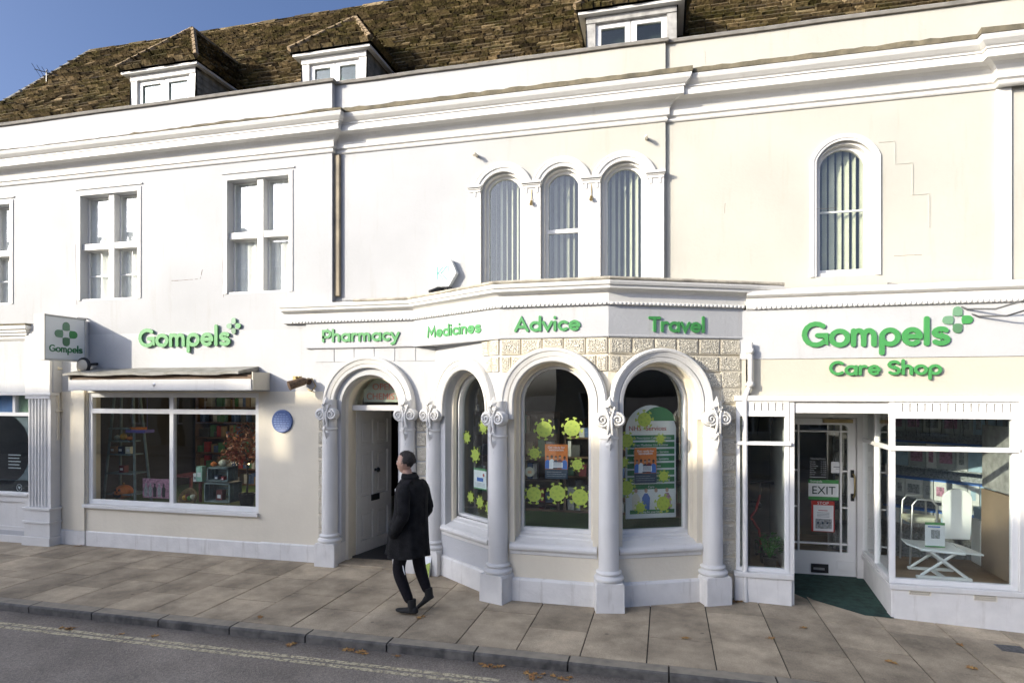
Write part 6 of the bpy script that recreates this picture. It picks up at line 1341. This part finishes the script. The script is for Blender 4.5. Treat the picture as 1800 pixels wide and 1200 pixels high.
x, y = gnd(749, 1012); t = thing('a_board', (x, y, 0), 'white and lime green floor poster leaning low beside the doorway, behind the walking person', 'poster'); mb = MB(m=PAPER); mb.add([(x-.12, y-.0, .0), (x+.06, y-.05, .0), (x+.06, y+.08, .36), (x-.12, y+.13, .36), (x-.12, y+.02, .0), (x+.06, y-.03, .0), (x+.06, y+.10, .36), (x-.12, y+.15, .36)], [(0, 1, 2, 3), (4, 5, 6, 7), (0, 1, 5, 4), (2, 3, 7, 6), (1, 2, 6, 5), (0, 3, 7, 4)]); mb.build('board', t)
mb = MB(m=LIME); mb.add([(x-.12, y-.004, .002), (x+.06, y-.054, .002), (x+.06, y+.0, .19), (x-.12, y+.038, .10)], [(0, 1, 2, 3)]); mb.build('green_print', t)

# ================================================================== PERSON
PX, PY = -2.80, 6.60
def person():
    t = thing('person', (PX, PY, 0), 'person in a long black coat and black trousers walking left past the bay', 'person')
    # local axes: f = walking direction (left, turned slightly towards the building), s = the person's left (towards the camera)
    a = R(172); f = Vector((math.cos(a), math.sin(a), 0)); s = Vector((-f.y, f.x, 0))
    if s.y > 0: s = -s
    L = lambda x, y, z: Vector((PX, PY, 0))+f*x+s*y+Vector((0, 0, z))
    def skin(name, nodes, edges, m, sub=2, smooth=True):
        me = bpy.data.meshes.new(name); me.from_pydata([tuple(L(*n[:3])-Vector((PX, PY, 0))) for n in nodes], edges, []); o = bpy.data.objects.new(name, me); COL.objects.link(o); o.parent = t
        md = o.modifiers.new('skin', 'SKIN'); md.use_smooth_shade = True; me.update()
        sv = me.skin_vertices[0].data if me.skin_vertices else None
        if sv is None:
            bm = bmesh.new(); bm.from_mesh(me); bm.verts.layers.skin.verify(); bm.to_mesh(me); bm.free(); sv = me.skin_vertices[0].data
        for i, n in enumerate(nodes): r_ = n[3]; sv[i].radius = (r_, r_) if not isinstance(r_, tuple) else r_; sv[i].use_root = (i == 0)
        b = o.modifiers.new('subsurf', 'SUBSURF'); b.levels = sub; b.render_levels = sub; me.materials.append(m); ORG[o.name] = ORG[t.name]; return o
    nodes = [(0.02, 0, .98, .135), (.02, 0, 1.15, .125), (.02, 0, 1.33, .13), (.03, 0, 1.46, .10), (.06, 0, 1.53, .058), (.075, 0, 1.60, .055),
             (.02, .10, .92, .10), (.13, .10, .52, .076), (.11, .10, .42, .074), (-.03, .10, .13, .052),
             (.02, -.10, .92, .10), (-.03, -.09, .52, .076), (-.06, -.09, .42, .074), (-.15, -.09, .20, .052),
             (.02, .17, 1.44, .065), (-.03, .25, 1.16, .048), (.10, .24, .93, .036), (.15, .22, .88, .03),
             (.02, -.17, 1.44, .065), (-.03, -.25, 1.16, .048), (.10, -.24, .93, .036), (.15, -.22, .88, .03)]
    edges = [(0, 1), (1, 2), (2, 3), (3, 4), (4, 5), (0, 6), (6, 7), (7, 8), (8, 9), (0, 10), (10, 11), (11, 12), (12, 13), (3, 14), (14, 15), (15, 16), (16, 17), (3, 18), (18, 19), (19, 20), (20, 21)]
    skin('body', nodes, edges, TROU)
    # head with a face
    def ell(mb, c, r_, nu=28, nv=20, fn=None):
        vs = []; fs = []; mb.smooth = True
        for j in range(nv+1):
            ph = -math.pi/2+math.pi*j/nv
            for i in range(nu):
                th = 2*math.pi*i/nu; p = Vector((math.cos(ph)*math.cos(th), math.cos(ph)*math.sin(th), math.sin(ph)))
                q = Vector((p.x*r_[0], p.y*r_[1], p.z*r_[2]))
                if fn: q = fn(p, q)
                vs.append(L(c[0]+q.x, c[1]+q.y, c[2]+q.z))
        for j in range(nv):
            for i in range(nu): fs.append((j*nu+i, j*nu+(i+1) % nu, (j+1)*nu+(i+1) % nu, (j+1)*nu+i))
        mb.add(vs, fs); mb.smooth = False
    hc = (.10, 0, 1.70)
    def shape(p, q):
        if p.z < 0: q.y *= 1-.28*(-p.z)**1.5; q.x += .018*(-p.z) if p.x > 0 else .03*(-p.z)
        if p.x > .6 and -.45 < p.z < .35: q.x -= .006*(1-abs(p.y))
        return q
    mb = MB(m=SKIN); ell(mb, hc, (.098, .076, .122), fn=shape)
    ell(mb, (.203, 0, 1.685), (.016, .012, .018), 10, 8); ell(mb, (.195, 0, 1.705), (.012, .009, .022), 10, 8)
    for y in (-.078, .078): ell(mb, (.09, y, 1.69), (.018, .008, .03), 12, 8)
    mb.tube([L(.06, 0, 1.50), L(.08, 0, 1.62)], [.056, .052], 16)
    h = mb.build('head', t)
    mb = MB(m=mat('lips', (.30, .12, .10), .5)); ell(mb, (.193, 0, 1.645), (.008, .024, .007), 12, 6); mb.build('mouth', t)
    for y in (-.032, .032):
        mb = MB(m=PAPER); ell(mb, (.183, y, 1.712), (.010, .013, .008), 12, 8); mb.use(BLACK); ell(mb, (.190, y, 1.712), (.005, .006, .006), 8, 6); mb.build('eye', t); mb = MB(m=HAIR); mb.tube([L(.192, y-.016, 1.728), L(.197, y, 1.733), L(.190, y+.016, 1.728)], .004, 5); mb.build('eyebrow', t)
    def hs(p, q):
        if p.x > .15 and p.z < .62: q *= .80
        if p.z < -.30: q *= .84
        return q*(1+.02*math.sin(9*p.y+7*p.z))
    mb = MB(m=HAIR); ell(mb, (.082, 0, 1.725), (.112, .088, .112), 36, 26, fn=hs); 
    rh = random.Random(3)
    for _ in range(700):
        th = rh.uniform(0, 6.283); ph = rh.uniform(-.25, 1.5); p = Vector((math.cos(ph)*math.cos(th), math.cos(ph)*math.sin(th), math.sin(ph)))
        if p.x > .2 and p.z < .62: continue
        q = Vector((p.x*.110, p.y*.087, p.z*.111)); d = Vector((rh.uniform(-1, .3), rh.uniform(-.6, .6), rh.uniform(-1, .2))).normalized()*.022+p*.009; e_ = d.cross(p).normalized()*.0022
        A_ = Vector((.082, 0, 1.725))+q; mb.add([L(*(A_-e_)), L(*(A_+e_)), L(*(A_+d))], [(0, 1, 2)])
    mb.build('hair', t)
    # coat: body, skirt, collar, sleeves
    rings = [(.055, .655, .235, .235), (.050, .80, .222, .232), (.045, .95, .208, .225), (.030, 1.08, .185, .212), (.022, 1.20, .172, .208), (.015, 1.33, .165, .222), (.010, 1.42, .150, .228), (.018, 1.475, .118, .190), (.035, 1.51, .092, .115), (.045, 1.54, .078, .083)]
    mb = MB(m=COATM); mb.smooth = True; n_ = 48; vs = []; fs = []
    for k, (cx, z, rx, ry) in enumerate(rings):
        for i in range(n_):
            th = 2*math.pi*i/n_; c_, s_ = math.cos(th), math.sin(th); low = max(0, (1.15-z)/.5)
            fold = 1+low*(.05*math.sin(6*th+1)+.03*math.sin(11*th+2))+.012*math.sin(9*z*3+3*math.sin(2*th))
            ex = rx*fold*math.copysign(abs(c_)**.85, c_); ey = ry*fold*math.copysign(abs(s_)**.85, s_)
            if c_ > .8: ex += .03*low
            if z > 1.4 and c_ < 0: ex *= 1.05
            vs.append(L(cx+ex, ey, z+(.012*math.sin(3*th) if k == 0 else 0)))
    for j in range(len(rings)-1):
        for i in range(n_): fs.append((j*n_+i, j*n_+(i+1) % n_, (j+1)*n_+(i+1) % n_, (j+1)*n_+i))
    mb.add(vs, fs); vs2 = []
    for (cx, z, rx, ry) in rings[:2]:
        for i in range(n_): th = 2*math.pi*i/n_; vs2.append(L(cx+rx*.93*math.cos(th), ry*.93*math.sin(th), z))
    mb.add(vs2, [(i, (i+1) % n_, n_+(i+1) % n_, n_+i) for i in range(n_)]); mb.add(vs[:n_]+vs2[:n_], [(i, (i+1) % n_, n_+(i+1) % n_, n_+i) for i in range(n_)])
    c = mb.build('coat', t)
    for sg in (1, -1):
        q = MB(m=COATM); q.smooth = True; P = [(.0, .165, 1.455), (-.005, .205, 1.40), (-.025, .24, 1.28), (-.045, .265, 1.16), (-.03, .270, 1.12), (.03, .262, 1.03), (.085, .245, .955), (.115, .235, .925)]
        rr = [.062, .078, .072, .066, .066, .060, .056, .058]; Pv = []
        for i in range(len(P)-1):
            for k in range(3): tt = k/3; Pv.append((Vector(P[i]).lerp(Vector(P[i+1]), tt), rr[i]*(1-tt)+rr[i+1]*tt+.003*math.sin(i*5+k*2.2)))
        Pv.append((Vector(P[-1]), rr[-1])); q.tube([L(p.x, p.y*sg, p.z) for p, _ in Pv], [r_ for _, r_ in Pv], 18); q.build('sleeve', c)
        # hand resting half inside the coat pocket: palm and five fingers
        hn = [(.135, .235*sg, .905, .026), (.165, .232*sg, .870, .030)]; he = [(0, 1)]
        for k, (dx, ln) in enumerate(((-.028, .070), (-.010, .080), (.010, .076), (.028, .060))):
            b0 = len(hn); hn += [(.168+dx, .230*sg, .845, .0095), (.178+dx, .225*sg, .845-ln*.5, .009), (.182+dx, .215*sg, .845-ln, .008)]; he += [(1, b0), (b0, b0+1), (b0+1, b0+2)]
        b0 = len(hn); hn += [(.190, .222*sg, .885, .011), (.205, .212*sg, .855, .010), (.205, .205*sg, .83, .009)]; he += [(0, b0), (b0, b0+1), (b0+1, b0+2)]
        skin('hand', [(x-.05, y-.045*sg, z-.01, r_) for x, y, z, r_ in hn], he, SKIN, 1)
    q = MB(m=COATM); q.smooth = True      # turned up collar and lapels
    n2 = 22; vs = []
    for i in range(n2+1):
        th = R(40+280*i/n2); vs += [L(.04+.088*math.cos(th), .090*math.sin(th), 1.515), L(.048+.083*math.cos(th), .084*math.sin(th), 1.585), L(.035+.105*math.cos(th), .108*math.sin(th), 1.53)]
    fs = []
    for i in range(n2): fs += [(3*i, 3*i+3, 3*i+4, 3*i+1), (3*i+1, 3*i+4, 3*i+5, 3*i+2)]
    q.add(vs, fs)
    for sg in (1, -1): q.add([L(.11, .065*sg, 1.53), L(.155, .105*sg, 1.44), L(.185, .06*sg, 1.33), L(.205, .015*sg, 1.20), L(.155, .03*sg, 1.46)], [(0, 1, 2, 4), (2, 3, 4)])
    q.build('collar', c)
    for sg in (1, -1):
        q = MB(m=COATM); q.tube([L(.13, .232*sg, .99), L(.06, .243*sg, 1.01)], .008, 6); q.tube([L(.14, .236*sg, .93), L(.13, .236*sg, .99)], .006, 6); q.build('pocket_flap', c)
    q = MB(m=COATM); q.tube([L(-.125, 0, 1.5), L(-.148, .0, 1.3), L(-.152, 0, 1.1), L(-.170, 0, .9), L(-.182, 0, .66)], .006, 6); q.build('back_seam', c)
    for z_ in (1.30, 1.15, 1.0): q = MB(m=BLACK); q.lathe(tuple(L(.200, .05, z_)), [(.012, 0), (.012, .006)], 10); q.build('button', c)
    q = MB(m=PAPER); q.box(-.01, .01, -.004, .004, -.014, .014, M=Matrix.Translation(L(.150, .12, 1.40))); q.build('lapel_pin', c)
    # shoes
    def shoe(ax, y, az, pitch):
        q = MB(m=SHOE); q.smooth = True; secs = [(-.075, .030, .028, .045), (-.055, .038, .034, .055), (.0, .040, .036, .06), (.06, .046, .030, .034), (.12, .050, .025, .026), (.17, .040, .020, .020), (.195, .018, .012, .014)]
        vs = []; nn = 16; ca, sa = math.cos(pitch), math.sin(pitch)
        for x, hw, _, hh in secs:
            for i in range(nn):
                th = 2*math.pi*i/nn; yy = hw*math.cos(th); zz = hh*math.sin(th); zz = max(zz, -.02)+.02
                vs.append(L(ax+(x)*ca+zz*sa*0-(zz)*(-sa)*0+zz*sa, y+yy, az+x*-sa*1.0+zz*ca))
        fs = [(j*nn+i, j*nn+(i+1) % nn, (j+1)*nn+(i+1) % nn, (j+1)*nn+i) for j in range(len(secs)-1) for i in range(nn)]+[tuple(range(nn)), tuple(range((len(secs)-1)*nn, len(secs)*nn))]
        q.add(vs, fs); q.tube([L(ax-.01+.0, y, az+.03), L(ax-.005+.02*sa, y, az+.15)], [.045, .050], 14); q.build('shoe', t)
    shoe(-.04, .10, .03, R(3)); shoe(-.155, -.09, .115, R(38))
    q = MB(m=PAPER); q.tube([L(.03, .165, .57), L(.015, .168, .51), L(-.0, .166, .47)], [.004, .007, .003], 6); q.build('pale_mark', t)
    return t
person()

# ================================================================== ACROSS THE STREET (seen only as shade and reflections)
def opp_house(x0, x1, eave, ridge, Yf=-8.0, lab='', m=STONEO, ridge_y=-12.0, nwin=4, flat=False):
    t = thing('opposite_house', ((x0+x1)/2, Yf, 0), lab, 'building')
    F = FR((x1, Yf), (x0, Yf)); W = x1-x0; holes = []; nz_ = 2 if eave < 9 else 3
    for i in range(nwin):
        for j in range(nz_):
            c = W*(i+.5)/nwin; z = 1.0+j*(eave-.6)/nz_; holes.append(rect(c-.5, c+.5, z, z+1.5))
    mb = MB(F, m); mb.prism(rect(0, W, -.1, eave), -.3, 0, holes=holes); mb.box(0, .3, -8, -.3, 0, eave); mb.box(W-.3, W, -8, -.3, 0, eave); mb.build('wall', t)
    for h in holes:
        q = MB(F, FRAME); q.prism(h, -.18, -.12, holes=[rect(h[0][0]+.06, h[0][0]+.48, h[0][1]+.06, h[1][1]-.06), rect(h[0][0]+.54, h[2][0]-.06, h[0][1]+.06, h[1][1]-.06)]); q.build('window', t)
    q = MB(F, DARK); q.box(.3, W-.3, -.5, -.4, 0, eave-.1); q.build('interior', t)
    q = MB(F, TRIM if flat else m); q.box(-.1, W+.1, -.3, .18, eave-.3, eave-.12); q.build('cornice', t)
    if flat:
        q = MB(F, m); q.box(0, W, -.25, -.02, eave+.75, eave+.9)
        for i in range(int(W/.3)): q.lathe((.15+i*.3, -.13, eave), [(.05, 0), (.09, .2), (.05, .5), (.07, .75)], 8)
        q.build('balustrade', t)
    q = MB(m=OROOF); e = .25
    q.add([(x0-.1, Yf+e, eave-.1), (x1+.1, Yf+e, eave-.1), (x1+.1, ridge_y, ridge), (x0-.1, ridge_y, ridge), (x0-.1, 2*ridge_y-Yf-e, eave-.1), (x1+.1, 2*ridge_y-Yf-e, eave-.1)], [(0, 1, 2, 3), (3, 2, 5, 4), (0, 3, 4), (1, 2, 5)]); q.build('roof', t)
    return t
opp_house(-46, -23.2, 9.30, 10.6, lab='tall stone house with a balustrade across the street, leftmost opposite', flat=True, nwin=8)
opp_house(-22.9, -21.9, 10.1, 11.3, lab='narrow tall stone house across the street beside the balustraded one', nwin=1)
opp_house(-21.9, -16.6, 9.2, 10.5, lab='mid height stone house with slate roof across the street, opposite the doorway', nwin=3)
opp_house(-16.6, -13.4, 7.3, 8.6, lab='low stone cottage across the street, opposite the care shop', nwin=2)
opp_house(-4, 16, 5.5, 7.2, lab='low stone house across the street to the right', nwin=7)
t = thing('street_tree', (-22.9, -14, 0), 'half bare autumn tree behind the houses across the street', 'tree')
mb = MB(m=BARK); rnd = random.Random(21); tips = []
def limb(p, d, r_, n):
    q = p+d; mb.tube([p, p.lerp(q, .5)+Vector((rnd.uniform(-.1, .1), rnd.uniform(-.1, .1), 0)), q], [r_, r_*.85, r_*.7], 7)
    if n == 0: tips.append(q); return
    for _ in range(3 if n > 1 else 2):
        v = Vector((rnd.uniform(-1, 1), rnd.uniform(-1, 1), rnd.uniform(.15, .7))).normalized()*(1.7 if n == 4 else d.length*rnd.uniform(.5, .75)); limb(q, v, r_*.6, n-1)
limb(Vector((-22.9, -14, 0)), Vector((.1, 0, 7.6)), .22, 4); mb.build('trunk', t)
mb = MB(m=mat('autumn_tree_leaf', (.22, .16, .05), .7, .3, 5))
for i, p in enumerate(tips):
    if i % 3 != 0: leafblob(mb, p, (.55, .55, .45), 22, .10, seed=i)
mb.build('crown', t, recalc=False)
